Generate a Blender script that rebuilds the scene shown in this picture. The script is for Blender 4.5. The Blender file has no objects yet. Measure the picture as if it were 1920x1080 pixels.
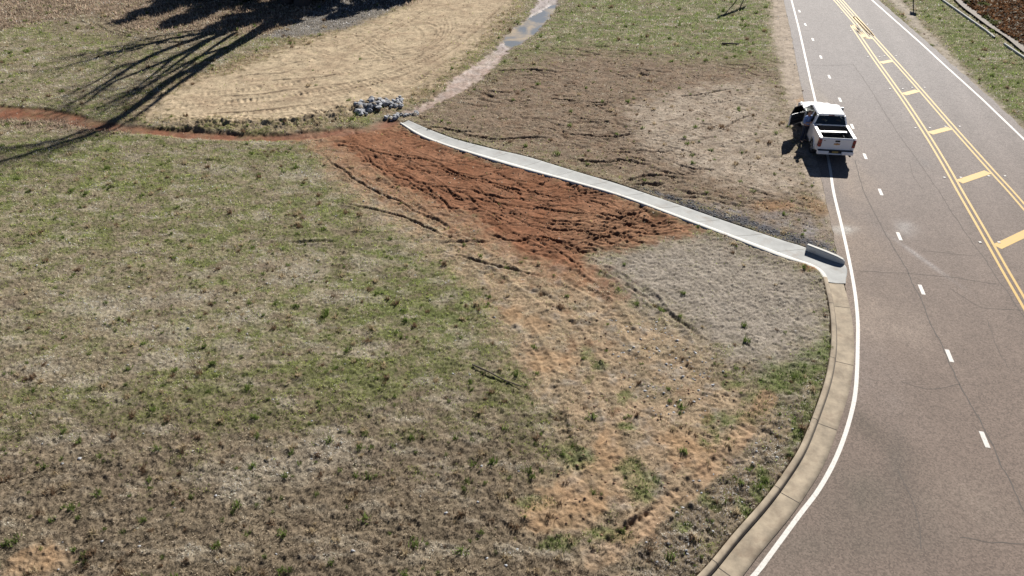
import bpy, bmesh, math, random
import numpy as np
from mathutils import Vector, Matrix

R = math.radians
sc = bpy.context.scene
C = sc.collection
random.seed(7)
rng = np.random.default_rng(11)

# ------------------------------------------------------------------ camera, sky, sun, exposure
CAM_H, PITCH, FPX = 15.6, R(36.3), 1346.0
SUN_EL, SUN_AZ = R(34.0), R(24.0)          # azimuth clockwise from +Y
cam_d = bpy.data.cameras.new('camera'); cam = bpy.data.objects.new('camera', cam_d); C.objects.link(cam)
cam.location = (0, 0, CAM_H); cam.rotation_euler = (math.pi/2-PITCH, 0, 0)
cam_d.sensor_width = 36; cam_d.lens = FPX/1920*36; cam_d.clip_start = .5; cam_d.clip_end = 5000
sc.camera = cam
w = bpy.data.worlds.new('World'); sc.world = w; w.use_nodes = True
wn = w.node_tree.nodes; wl = w.node_tree.links
sky = wn.new('ShaderNodeTexSky'); sky.sky_type = 'NISHITA'; sky.sun_disc = False
sky.sun_elevation = SUN_EL; sky.sun_rotation = SUN_AZ; sky.air_density = .3; sky.dust_density = .1; sky.ozone_density = 1.5
wl.new(sky.outputs[0], wn['Background'].inputs[0]); wn['Background'].inputs[1].default_value = .05
sd = bpy.data.lights.new('sun', 'SUN'); sun = bpy.data.objects.new('sun', sd); C.objects.link(sun)
sd.energy = 5.0; sd.angle = R(.53); sd.color = (1, .955, .89)
SUNV = Vector((math.sin(SUN_AZ)*math.cos(SUN_EL), math.cos(SUN_AZ)*math.cos(SUN_EL), math.sin(SUN_EL)))
sun.rotation_euler = SUNV.to_track_quat('Z', 'Y').to_euler(); sun.location = (20, 60, 50)
sc.view_settings.view_transform = 'Standard'; sc.view_settings.look = 'None'
sc.view_settings.exposure = .93; sc.view_settings.gamma = 1
sc.cycles.max_bounces = 6; sc.cycles.transparent_max_bounces = 12

SP, CP = math.sin(PITCH), math.cos(PITCH)
def G(u, v, z=0.0):
    """ground plan survey: photo reading -> place on the ground (metres)"""
    t = (v-540)/FPX; h = CAM_H-z; den = SP+t*CP
    return ((u-960)/FPX*h/den, h*(CP-t*SP)/den)
def GP(pts, z=0.0): return np.array([G(u, v, z) for u, v in pts])

# ------------------------------------------------------------------ numpy helpers
def _hash(ix, iy, seed):
    h = (ix.astype(np.uint32)*np.uint32(374761393) + iy.astype(np.uint32)*np.uint32(668265263) + np.uint32((seed*2654435761) & 0xffffffff))
    h = (h ^ (h >> np.uint32(13)))*np.uint32(1274126177)
    return h ^ (h >> np.uint32(16))
def perlin(x, y, seed=0):
    x0 = np.floor(x); y0 = np.floor(y); fx = (x-x0).astype(np.float32); fy = (y-y0).astype(np.float32)
    ix = x0.astype(np.int64)+100000; iy = y0.astype(np.int64)+100000
    sx = fx*fx*fx*(fx*(fx*6-15)+10); sy = fy*fy*fy*(fy*(fy*6-15)+10)
    def g(dx, dy):
        a = _hash(ix+dx, iy+dy, seed).astype(np.float32)*np.float32(2*math.pi/4294967296.)
        return np.cos(a)*(fx-dx)+np.sin(a)*(fy-dy)
    n = (g(0, 0)*(1-sx)+g(1, 0)*sx)*(1-sy)+(g(0, 1)*(1-sx)+g(1, 1)*sx)*sy
    return n*1.45
def fbm(x, y, seed=0, octv=4, gain=.5):
    s = 0; a = 1.; tot = 0; c, d = math.cos(.6), math.sin(.6)
    for i in range(octv):
        s = s+a*perlin(x, y, seed+i*17); tot += a; a *= gain
        x, y = (x*c-y*d)*2.03+3.1, (x*d+y*c)*2.03+7.7
    return s/tot
def sstep(a, b, x):
    t = np.clip((x-a)/(b-a), 0, 1); return t*t*(3-2*t)
def catmull(P, n=12):
    P = np.asarray(P, float); Q = np.vstack([2*P[0]-P[1], P, 2*P[-1]-P[-2]]); out = []
    for i in range(1, len(Q)-2):
        for k in range(n):
            t = k/n
            out.append(.5*((2*Q[i])+(-Q[i-1]+Q[i+1])*t+(2*Q[i-1]-5*Q[i]+4*Q[i+1]-Q[i+2])*t*t+(-Q[i-1]+3*Q[i]-3*Q[i+1]+Q[i+2])*t**3))
    out.append(Q[-2]); return np.array(out)
def resample(P, step):
    P = np.asarray(P, float); L = np.r_[0, np.cumsum(np.linalg.norm(np.diff(P, axis=0), axis=1))]
    n = max(2, int(L[-1]/step)+1); s = np.linspace(0, L[-1], n)
    return np.stack([np.interp(s, L, P[:, k]) for k in range(P.shape[1])], 1)
def normals2(P):
    t = np.gradient(P[:, :2], axis=0); t /= np.linalg.norm(t, axis=1)[:, None]+1e-9
    return np.stack([-t[:, 1], t[:, 0]], 1)      # left of travel
def sd_poly(x, y, P):
    """signed distance to polygon, negative inside (float32 arrays, flat)"""
    d = np.full(x.shape, 1e9, np.float32); ins = np.zeros(x.shape, bool)
    n = len(P)
    for i in range(n):
        ax, ay = P[i]; bx, by = P[(i+1) % n]
        ex, ey = bx-ax, by-ay; wx = x-np.float32(ax); wy = y-np.float32(ay)
        t = np.clip((wx*ex+wy*ey)/(ex*ex+ey*ey+1e-9), 0, 1)
        d = np.minimum(d, (wx-ex*t)**2+(wy-ey*t)**2)
        c1 = (ay <= y) != (by <= y)
        if abs(ey) > 1e-9: ins ^= c1 & (x < ax+(y-ay)*ex/ey)
    d = np.sqrt(d); return np.where(ins, -d, d)
def sd_line(x, y, P):
    """distance to polyline, arc position, signed side"""
    d = np.full(x.shape, 1e9, np.float32); s = np.zeros(x.shape, np.float32); sg = np.zeros(x.shape, np.float32); L = 0.
    for i in range(len(P)-1):
        ax, ay = P[i]; ex, ey = P[i+1]-P[i]; l = math.hypot(ex, ey)
        wx = x-np.float32(ax); wy = y-np.float32(ay)
        t = np.clip((wx*ex+wy*ey)/(l*l+1e-9), 0, 1)
        dd = np.hypot(wx-ex*t, wy-ey*t); m = dd < d
        d = np.where(m, dd, d); s = np.where(m, L+t*l, s); sg = np.where(m, np.sign(ex*wy-ey*wx), sg); L += l
    return d, s, sg

# ------------------------------------------------------------------ object helpers
def tag(o, label=None, cat=None, group=None, kind=None):
    if label: o['label'] = label
    if cat: o['category'] = cat
    if group: o['group'] = group
    if kind: o['kind'] = kind
    return o
def link(name, me, mat, parent=None, smooth=False):
    if mat is not None:
        for m in (mat if isinstance(mat, (list, tuple)) else [mat]): me.materials.append(m)
    if smooth: me.polygons.foreach_set('use_smooth', [True]*len(me.polygons))
    o = bpy.data.objects.new(name, me); C.objects.link(o)
    if parent: o.parent = parent
    return o
def obj(name, bm, mat, parent=None, smooth=False, recalc=True):
    if recalc: bmesh.ops.recalc_face_normals(bm, faces=bm.faces)
    me = bpy.data.meshes.new(name); bm.to_mesh(me); bm.free(); return link(name, me, mat, parent, smooth)
def empty(name, loc, rz=0.):
    o = bpy.data.objects.new(name, None); o.location = loc; o.rotation_euler = (0, 0, rz); C.objects.link(o); return o
def np_mesh(name, V, F, mat, parent=None, smooth=False, col=None, extra=None):
    """V (n,3), F (m,k) all same k"""
    V = np.ascontiguousarray(V, np.float32); F = np.ascontiguousarray(F, np.int32); k = F.shape[1]
    me = bpy.data.meshes.new(name)
    me.vertices.add(len(V)); me.vertices.foreach_set('co', V.ravel())
    me.loops.add(F.size); me.loops.foreach_set('vertex_index', F.ravel())
    me.polygons.add(len(F)); me.polygons.foreach_set('loop_start', np.arange(0, F.size, k, dtype=np.int32))
    me.update(calc_edges=True)
    if col is not None:
        a = me.attributes.new('tint', 'FLOAT_COLOR', 'POINT')
        a.data.foreach_set('color', np.concatenate([col, np.ones((len(col), 1))], 1).astype(np.float32).ravel())
    for nm, arr in (extra or {}).items():
        a = me.attributes.new(nm, 'FLOAT', 'POINT'); a.data.foreach_set('value', arr.astype(np.float32).ravel())
    return link(name, me, mat, parent, smooth)
def grid_faces(nr, nc):
    i = np.arange(nr*nc).reshape(nr, nc)
    return np.stack([i[:-1, :-1], i[:-1, 1:], i[1:, 1:], i[1:, :-1]], -1).reshape(-1, 4)
def box(bm, lo, hi, bev=0., M=None, seg=2):
    r = bmesh.ops.create_cube(bm, size=1); vs = r['verts']
    for v in vs: v.co = Vector([lo[k]+(v.co[k]+.5)*(hi[k]-lo[k]) for k in range(3)])
    if bev > 0:
        es = list({e for v in vs for e in v.link_edges})
        g = bmesh.ops.bevel(bm, geom=es, offset=bev, segments=seg, affect='EDGES', profile=.5)
        vs = list({v for f in g['faces'] for v in f.verts} | {v for v in vs if v.is_valid})
    if M is not None: bmesh.ops.transform(bm, matrix=M, verts=vs)
    return vs
def prism(bm, pts, x0, x1, axis=0, M=None):
    """polygon (two other axes in order) extruded along an axis"""
    def mk(a, p):
        q = [p[0], p[1]]; q.insert(axis, a); return Vector(q)
    a = [bm.verts.new(mk(x0, p)) for p in pts]; b = [bm.verts.new(mk(x1, p)) for p in pts]; n = len(pts)
    bm.faces.new(a); bm.faces.new(b[::-1])
    for i in range(n): bm.faces.new((a[i], b[i], b[(i+1) % n], a[(i+1) % n]))
    if M is not None: bmesh.ops.transform(bm, matrix=M, verts=a+b)
    return a+b
def loft(bm, rings, close=True, caps=True):
    vs = [[bm.verts.new(p) for p in r] for r in rings]; n = len(vs[0])
    for a, b in zip(vs[:-1], vs[1:]):
        for i in range(n if close else n-1): bm.faces.new((a[i], a[(i+1) % n], b[(i+1) % n], b[i]))
    if caps and close: bm.faces.new(vs[0][::-1]); bm.faces.new(vs[-1])
    return vs
def tube(bm, pts, rad, seg=8):
    pts = [Vector(p) for p in pts]; rings = []
    for i, p in enumerate(pts):
        d = (pts[min(i+1, len(pts)-1)]-pts[max(i-1, 0)]).normalized()
        up = Vector((0, 0, 1)) if abs(d.z) < .95 else Vector((0, 1, 0))
        a = d.cross(up).normalized(); b = a.cross(d); r = rad[i] if hasattr(rad, '__len__') else rad
        rings.append([p+(a*math.cos(t)+b*math.sin(t))*r for t in [k*2*math.pi/seg for k in range(seg)]])
    loft(bm, rings)
def poly_quad(bm, pts): bm.faces.new([bm.verts.new(p) for p in pts])

# ------------------------------------------------------------------ materials
def M(name, col=(.5, .5, .5), rough=.8, metal=0., noise=0., nscale=20., bump=0., bscale=60., spec=.5, coat=0., attr=False, dark=None):
    m = bpy.data.materials.new(name); m.use_nodes = True; nt = m.node_tree; n = nt.nodes; l = nt.links
    b = n['Principled BSDF']; b.inputs['Roughness'].default_value = rough; b.inputs['Metallic'].default_value = metal
    b.inputs['Specular IOR Level'].default_value = spec; b.inputs['Coat Weight'].default_value = coat
    b.inputs['Base Color'].default_value = (*col, 1)
    tc = n.new('ShaderNodeTexCoord'); src = None
    if attr:
        at = n.new('ShaderNodeAttribute'); at.attribute_name = 'tint'; src = at.outputs['Color']
    if noise > 0:
        nz = n.new('ShaderNodeTexNoise'); nz.inputs['Scale'].default_value = nscale; nz.inputs['Detail'].default_value = 6; nz.inputs['Roughness'].default_value = .65
        l.new(tc.outputs['Object'], nz.inputs['Vector'])
        mr = n.new('ShaderNodeMapRange'); mr.inputs[1].default_value = .25; mr.inputs[2].default_value = .75
        mr.inputs[3].default_value = 1-noise; mr.inputs[4].default_value = 1+noise; l.new(nz.outputs[0], mr.inputs[0])
        mx = n.new('ShaderNodeVectorMath'); mx.operation = 'SCALE'
        if src: l.new(src, mx.inputs[0])
        else: mx.inputs[0].default_value = col
        l.new(mr.outputs[0], mx.inputs['Scale']); src = mx.outputs[0]
    if src: l.new(src, b.inputs['Base Color'])
    if bump > 0:
        bz = n.new('ShaderNodeTexNoise'); bz.inputs['Scale'].default_value = bscale; bz.inputs['Detail'].default_value = 4
        l.new(tc.outputs['Object'], bz.inputs['Vector'])
        bp = n.new('ShaderNodeBump'); bp.inputs['Strength'].default_value = bump; bp.inputs['Distance'].default_value = .02
        l.new(bz.outputs[0], bp.inputs['Height']); l.new(bp.outputs[0], b.inputs['Normal'])
    return m

def ground_mat():
    m = M('soil', attr=True, noise=.28, nscale=9., bump=.9, bscale=28., rough=.95, spec=.1)
    nt = m.node_tree; n = nt.nodes; l = nt.links; b = n['Principled BSDF']
    at = n.new('ShaderNodeAttribute'); at.attribute_name = 'wet'
    mr = n.new('ShaderNodeMapRange'); mr.inputs[3].default_value = .95; mr.inputs[4].default_value = .62
    l.new(at.outputs['Fac'], mr.inputs[0]); l.new(mr.outputs[0], b.inputs['Roughness'])
    m2 = n.new('ShaderNodeMapRange'); m2.inputs[3].default_value = .05; m2.inputs[4].default_value = .3
    l.new(at.outputs['Fac'], m2.inputs[0]); l.new(m2.outputs[0], b.inputs['Specular IOR Level'])
    return m
def asphalt_mat():
    m = M('asphalt', attr=True, noise=.10, nscale=3., bump=.35, bscale=90., rough=.85, spec=.3)
    nt = m.node_tree; n = nt.nodes; l = nt.links; b = n['Principled BSDF']
    src = b.inputs['Base Color'].links[0].from_socket
    tc = n['Texture Coordinate']
    v = n.new('ShaderNodeTexVoronoi'); v.inputs['Scale'].default_value = 26.; l.new(tc.outputs['Object'], v.inputs['Vector'])
    hs = n.new('ShaderNodeSeparateColor'); l.new(v.outputs['Color'], hs.inputs[0])
    mr = n.new('ShaderNodeMapRange'); mr.inputs[3].default_value = .72; mr.inputs[4].default_value = 1.28; l.new(hs.outputs[0], mr.inputs[0])
    mx = n.new('ShaderNodeVectorMath'); mx.operation = 'SCALE'; l.new(src, mx.inputs[0]); l.new(mr.outputs[0], mx.inputs['Scale'])
    l.new(mx.outputs[0], b.inputs['Base Color'])
    return m
def blade_mat(name):
    m = bpy.data.materials.new(name); m.use_nodes = True; nt = m.node_tree; n = nt.nodes; l = nt.links
    n.remove(n['Principled BSDF'])
    at = n.new('ShaderNodeAttribute'); at.attribute_name = 'tint'
    d = n.new('ShaderNodeBsdfDiffuse'); t = n.new('ShaderNodeBsdfTranslucent'); mx = n.new('ShaderNodeMixShader'); mx.inputs[0].default_value = .38
    l.new(at.outputs['Color'], d.inputs[0]); l.new(at.outputs['Color'], t.inputs[0])
    l.new(d.outputs[0], mx.inputs[1]); l.new(t.outputs[0], mx.inputs[2]); l.new(mx.outputs[0], n['Material Output'].inputs[0])
    return m
def paint_mat(name, col, wear):
    m = M(name, col, rough=.7, noise=.08, nscale=6.)
    nt = m.node_tree; n = nt.nodes; l = nt.links; b = n['Principled BSDF']
    src = b.inputs['Base Color'].links[0].from_socket; tc = n['Texture Coordinate']
    nz = n.new('ShaderNodeTexNoise'); nz.inputs['Scale'].default_value = 14; nz.inputs['Detail'].default_value = 8; nz.inputs['Roughness'].default_value = .8
    l.new(tc.outputs['Object'], nz.inputs['Vector'])
    rp = n.new('ShaderNodeMapRange'); rp.inputs[1].default_value = .5; rp.inputs[2].default_value = .68; rp.inputs[3].default_value = 0; rp.inputs[4].default_value = wear
    l.new(nz.outputs[0], rp.inputs[0])
    mx = n.new('ShaderNodeMix'); mx.data_type = 'RGBA'; l.new(rp.outputs[0], mx.inputs[0]); l.new(src, mx.inputs[6]); mx.inputs[7].default_value = (.19, .165, .15, 1)
    l.new(mx.outputs[2], b.inputs['Base Color'])
    return m
def glass_mat(name, tr=.35):
    m = bpy.data.materials.new(name); m.use_nodes = True; nt = m.node_tree; n = nt.nodes; l = nt.links
    n.remove(n['Principled BSDF'])
    t = n.new('ShaderNodeBsdfTransparent'); t.inputs[0].default_value = (tr, tr*1.03, tr, 1)
    g = n.new('ShaderNodeBsdfGlossy'); g.inputs['Roughness'].default_value = .03
    f = n.new('ShaderNodeFresnel'); f.inputs[0].default_value = 1.5; mx = n.new('ShaderNodeMixShader')
    l.new(f.outputs[0], mx.inputs[0]); l.new(t.outputs[0], mx.inputs[1]); l.new(g.outputs[0], mx.inputs[2]); l.new(mx.outputs[0], n['Material Output'].inputs[0])
    return m

m_soil = ground_mat(); m_asph = asphalt_mat(); m_blade = blade_mat('grass_blades')
m_white = paint_mat('white_road_paint', (.54, .52, .48), .7); m_yel = paint_mat('yellow_road_paint', (.46, .285, .045), .7)
m_conc_new = M('pale_new_concrete', (.32, .325, .315), .85, noise=.2, nscale=1.6, bump=.1)
m_lip_sunlit = M('sunlit_lip_concrete', (.52, .51, .47), .85, noise=.08, nscale=2.5)  # flume concrete again, the sunlit slope's brightness put into the colour
m_conc_old = M('weathered_concrete', (.285, .235, .17), .9, noise=.42, nscale=2.2, bump=.2)
def stain(m, col, lo_, hi_, sc_):
    nt = m.node_tree; n = nt.nodes; b = n['Principled BSDF']; src = b.inputs['Base Color'].links[0].from_socket
    z = n.new('ShaderNodeTexNoise'); z.inputs['Scale'].default_value = sc_; z.inputs['Detail'].default_value = 8; z.inputs['Roughness'].default_value = .7; nt.links.new(n['Texture Coordinate'].outputs['Object'], z.inputs['Vector'])
    r = n.new('ShaderNodeMapRange'); r.inputs[1].default_value = lo_; r.inputs[2].default_value = hi_; r.inputs[4].default_value = .7; nt.links.new(z.outputs[0], r.inputs[0])
    x_ = n.new('ShaderNodeMix'); x_.data_type = 'RGBA'; nt.links.new(r.outputs[0], x_.inputs[0]); nt.links.new(src, x_.inputs[6]); x_.inputs[7].default_value = (*col, 1); nt.links.new(x_.outputs[2], b.inputs['Base Color'])
stain(m_conc_new, (.22, .17, .13), .56, .74, .9); stain(m_lip_sunlit, (.30, .20, .13), .58, .74, 1.3); stain(m_conc_old, (.15, .105, .07), .5, .72, 1.4)
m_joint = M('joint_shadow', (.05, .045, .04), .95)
m_crack = M('crack_seal', (.095, .082, .073), .95)
m_tp = M('white_paint', (.80, .80, .80), .28, coat=.6, noise=.02, nscale=3)
m_blk = M('black_plastic', (.012, .012, .014), .6, noise=.1)
m_liner = M('bed_liner', (.03, .03, .034), .75, noise=.2, nscale=12, bump=.2)
m_rub = M('rubber', (.018, .018, .018), .85, noise=.1)
m_rim = M('alloy', (.5, .5, .52), .3, metal=.9)
m_glass = glass_mat('tinted_glass', .38); m_glass2 = glass_mat('clear_glass', .7)
m_red = M('red_lens', (.22, .008, .008), .15, coat=.5, noise=.05)
m_dred = M('dark_lens', (.06, .008, .008), .15, coat=.5)
m_trim = M('dark_interior', (.02, .02, .023), .7, noise=.15)
m_chrome = M('chrome', (.7, .7, .7), .12, metal=1.)
m_gold = M('gold_badge', (.36, .20, .07), .35, metal=.4)
m_plate = M('plate_yellow', (.30, .22, .06), .5, noise=.25, nscale=30)
m_head = M('lamp_glass', (.6, .62, .65), .1, coat=.5)

# ------------------------------------------------------------------ surveyed lines
L_left = catmull(GP([(1484, 0), (1497, 50), (1509.5, 105), (1519.5, 150), (1529, 190), (1553, 298), (1563, 360), (1578, 423), (1592, 487), (1602, 542), (1607.5, 590), (1608.5, 633),
                     (1605, 725), (1593, 787), (1570, 853), (1537, 915), (1497, 968), (1453, 1028), (1413, 1080), (1352, 1140), (1270, 1205)]), 8)
d0 = (L_left[0]-L_left[8]); d0 /= np.linalg.norm(d0)
L_left = np.vstack([L_left[0]+d0*140, L_left])
L_right = GP([(1640, 3), (1683, 40), (1729, 83), (1766, 117), (1806, 157), (1843, 184), (1918, 263)])
L_right = np.array([[29.05, 60.], [28.5, 54.5], [27.98, 49.3], [27.52, 45.4], [27.15, 41.9], [26.9, 39.6], [26.15, 33.9], [25.1, 27.], [23.6, 18.], [22., 9.], [20.8, 2.]])
dr = np.array([.105, 1.]); L_right = np.vstack([L_right[0]+dr*130, L_right])
L_kerb = catmull(GP([(1550.5, 525), (1561.5, 573), (1566.5, 613), (1566.5, 660), (1558, 713), (1540, 770), (1510, 846), (1477, 900), (1440, 950), (1386, 1012), (1330, 1080), (1262, 1145), (1180, 1215)]), 8)
L_gut = catmull(GP([(1586, 532), (1590, 567), (1596, 600), (1597, 655), (1591.7, 720), (1581.7, 760), (1560, 827), (1536.7, 880), (1486.7, 953), (1450, 997), (1393, 1080), (1320, 1150), (1240, 1215)]), 8)
F_near = catmull(GP([(750, 231), (787, 254), (833, 272), (890, 290), (967, 313), (1067, 340), (1160, 367), (1272, 408), (1367, 444), (1465, 482), (1510, 496), (1534, 509), (1546, 527)], .06), 8)
F_far = catmull(GP([(766, 225), (807, 243), (853, 260), (917, 277), (987, 293), (1060, 315), (1100, 327), (1160, 345), (1260, 379), (1360, 414), (1467, 450), (1506, 462), (1582, 494), (1586, 531)], .06), 8)
F_poly = np.vstack([F_near, F_far[::-1]])
KB = L_kerb + (-normals2(L_kerb))*.16         # back of kerb (away from the road)
if np.mean(np.linalg.norm(KB-L_gut[:len(KB)], axis=1)) < np.mean(np.linalg.norm(L_kerb-L_gut[:len(KB)], axis=1)): KB = L_kerb+normals2(L_kerb)*.16

def x_of_y(P):
    o = np.argsort(P[:, 1]); return P[o, 1], P[o, 0]
# left asphalt limit: gutter line below the flume, white line minus a ragged shoulder above it
ay, ax_ = x_of_y(L_left); gy, gx = x_of_y(L_gut)
def road_left(y):
    y = np.asarray(y, float)
    up = np.interp(y, ay, ax_)-.42-.22*sstep(28, 34, y)+.07*fbm(y*1.3, y*0+3, 5, 3)
    lo = np.interp(y, gy, gx)-.02
    return np.where(y < 21.2, lo, up*sstep(21.2, 22.6, y)+(np.interp(21.2, gy, gx)-.02+(y-21.2)*.14)*(1-sstep(21.2, 22.6, y)))
ry, rx = x_of_y(L_right)
def road_right(y): return np.interp(y, ry, rx)+.55+.12*fbm(np.asarray(y)*.8, np.asarray(y)*0+9, 8, 3)

# ------------------------------------------------------------------ the ground: one sheet
NR, NCc = 1000, 1180
zc = np.exp(np.linspace(math.log(13.6), math.log(64.), NR)); Dr = (zc-CAM_H*SP)/CP
ca = np.linspace(-.86, .86, NCc)
ea = np.array([1.1, 1.6, 2.6, 5., 12., 40.])
ca_all = np.r_[-ea[::-1], ca, ea]
Dn = np.array([-8., -4., 0., 3., 5.]); Df = np.array([66., 72., 84., 105., 150., 260., 600., 1500., 3000.])
D_all = np.r_[Dn, Dr, Df]; z_all = CAM_H*SP+D_all*CP
X = (z_all[:, None]*ca_all[None, :]).astype(np.float32); Y = np.repeat(D_all[:, None], len(ca_all), 1).astype(np.float32)
shp = X.shape; x = X.ravel(); y = Y.ravel()

wx = .55*fbm(x*.55, y*.55, 101, 4); wy = .55*fbm(x*.55, y*.55, 202, 4)
fine = fbm(x*2.2, y*2.2, 303, 4, .6)                      # ragged edges
xw, yw = x+wx, y+wy
def region(px, soft=.35, rag=.5, off=0.):
    return 1-sstep(-soft, soft, sd_poly(xw, yw, GP(px))+rag*fine+off)
def blob(u, v, rx_, ry_=None, rag=.5):
    cx, cy = G(u, v); ry_ = ry_ or rx_
    return 1-sstep(.45, 1.15, np.hypot((xw-cx)/rx_, (yw-cy)/ry_)+rag*fine)

tan = region([(985, -30), (965, 0), (925, 45), (890, 90), (845, 125), (800, 160), (740, 188), (690, 195), (650, 212), (600, 228), (520, 236), (430, 233), (340, 228), (262, 214), (275, 195), (330, 165), (385, 145), (440, 135), (480, 118), (530, 92), (600, 72), (680, 45), (760, 12), (810, -30)], .9, 2.3)
tan_rim = region([(1010, -30), (985, 0), (960, 40), (930, 80), (870, 130), (810, 178), (740, 205), (640, 230), (560, 247), (400, 245), (230, 225), (250, 190), (330, 150), (420, 120), (500, 90), (600, 60), (690, 32), (780, -10)], .9, 1.6)
red = region([(600, 256), (680, 243), (745, 234), (790, 256), (890, 291), (970, 314), (1070, 341), (1150, 366), (1250, 402), (1330, 432), (1290, 447), (1200, 455), (1130, 470), (1100, 495), (1135, 525), (1050, 510), (990, 478), (930, 447), (870, 407), (800, 377), (740, 345), (690, 315), (640, 282)], .5, .7)
mix = region([(560, 250), (650, 250), (740, 330), (860, 400), (1000, 470), (1110, 500), (1180, 560), (1250, 590), (1320, 640), (1350, 700), (1420, 740), (1440, 790), (1380, 880), (1250, 960), (1150, 1040), (1110, 1050), (1160, 960), (1080, 1000), (985, 985), (975, 925), (1060, 870), (1085, 820), (1010, 760), (980, 690), (940, 620), (900, 550), (830, 490), (760, 440), (690, 400), (640, 350), (590, 290)], .8, 1.1)
gray = region([(1120, 485), (1200, 458), (1330, 440), (1370, 452), (1470, 488), (1532, 515), (1552, 560), (1560, 625), (1500, 668), (1430, 690), (1350, 655), (1260, 592), (1180, 545), (1130, 505)], 1.3, 1.6)
brown = region([(770, 214), (850, 170), (905, 128), (1000, 98), (1100, 85), (1200, 95), (1300, 105), (1440, 115), (1470, 180), (1490, 250), (1545, 340), (1570, 400), (1578, 470), (1500, 462), (1360, 414), (1260, 380), (1160, 347), (1060, 317), (920, 279), (800, 240)], 2.6, 3.6)
strawr = region([(1180, 200), (1290, 165), (1440, 150), (1490, 250), (1530, 340), (1480, 370), (1380, 350), (1270, 310), (1200, 270)], 1., 1.3)
shoulder = region([(1440, -40), (1492, -40), (1500, 20), (1528, 165), (1558, 300), (1582, 420), (1560, 425), (1520, 340), (1490, 235), (1462, 130), (1448, 60)], .4, .6)
gravel = region([(1200, 352), (1260, 368), (1340, 393), (1420, 418), (1480, 440), (1545, 455), (1582, 487), (1500, 460), (1400, 428), (1300, 394), (1230, 368)], .3, .6); gravel2 = region([(1340, 385), (1440, 395), (1550, 400), (1582, 485), (1480, 450), (1400, 420)], .6, 1.2)
xw0_, yw0_ = xw, yw
wet = region([(1070, -20), (1045, 12), (1015, 55), (985, 80), (955, 100), (915, 140), (870, 172), (815, 202), (775, 222), (742, 214), (765, 203), (805, 184), (845, 150), (890, 120), (930, 84), (945, 64), (982, 34), (1018, -20)], .16, .5, .18)
dstream, sstream, _ = sd_line(x+.35*wx, y+.35*wy, GP([(-120, 200), (0, 210), (100, 217), (160, 229), (200, 237), (280, 245), (400, 255), (500, 258), (600, 251), (680, 243), (735, 228)]))
wid = .40+.42*sstep(13, 5, sstream)+.3*fbm(sstream*.6, sstream*0, 61, 3)+.22*fine
stream = 1-sstep(-.18, .18, dstream-wid)
green_top = region([(1010, 62), (1065, -30), (1445, -30), (1455, 60), (1448, 128), (1300, 118), (1100, 100), (980, 128), (900, 155), (930, 110)], 2.2, 3.5)
bare = np.maximum.reduce([region([(985, 935), (1045, 890), (1110, 868), (1165, 858), (1170, 905), (1135, 950), (1105, 990), (1040, 992), (1000, 975)], .25, .45), region([(1215, 805), (1275, 800), (1335, 848), (1315, 885), (1250, 862)], .3, .5), blob(1030, 680, .9, .7), blob(1010, 610, .8, .6), blob(1150, 840, .5, .9), blob(75, 1060, 1.0, .5), blob(960, 590, .6, .6)])
dtrk, strk, _ = sd_line(x+.15*wx, y+.15*wy, GP([(1120, 1055), (1180, 1003), (1250, 948), (1320, 895), (1365, 850), (1395, 810), (1440, 745)]))
trk = (1-sstep(.2, .38, dtrk+.16*fine))*np.clip(.6+1.6*fbm(x*.8, y*.8, 44, 3), 0, 1)
lit = region([(1690, -60), (1716, 0), (1760, 70), (1830, 150), (1960, 270), (2060, 330), (2060, 170), (1935, 120), (1770, 0), (1710, -60)], .5, .7)
shR = region([(1600, -60), (1665, 0), (1712, 48), (1770, 110), (1850, 185), (1960, 300), (2060, 390), (2060, 330), (1930, 250), (1810, 130), (1740, 60), (1700, 10), (1640, -60)], .35, .6)
litter = region([(1745, -60), (1790, 4), (1828, 25), (1847, 41), (1871, 58), (1899, 78), (1920, 90), (2100, 190), (2100, -60)], .3, .5)
brush = region([(-200, -80), (-60, 70), (80, 40), (185, 25), (230, 55), (300, 62), (370, 62), (420, 62), (480, 66), (560, 68), (640, 52), (700, 30), (800, -5), (880, -80)], .8, 1.)
brush = np.maximum(brush, .9*(region([(0, 222), (60, 226), (110, 224), (180, 238), (235, 248), (160, 250), (60, 240), (0, 236)], .4, 1.)+0*region([(0, 218), (80, 222), (160, 232), (215, 240), (235, 246), (160, 246), (60, 234), (0, 228)], .3, .6)))
graybr = region([(480, 70), (560, 68), (640, 55), (700, 35), (790, -10), (700, -60), (600, 10), (540, 50)], .6, .8)
drytop = region([(80, 30), (185, 25), (260, 60), (420, 68), (330, 90), (200, 70), (110, 60)], .9, .9)

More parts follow.
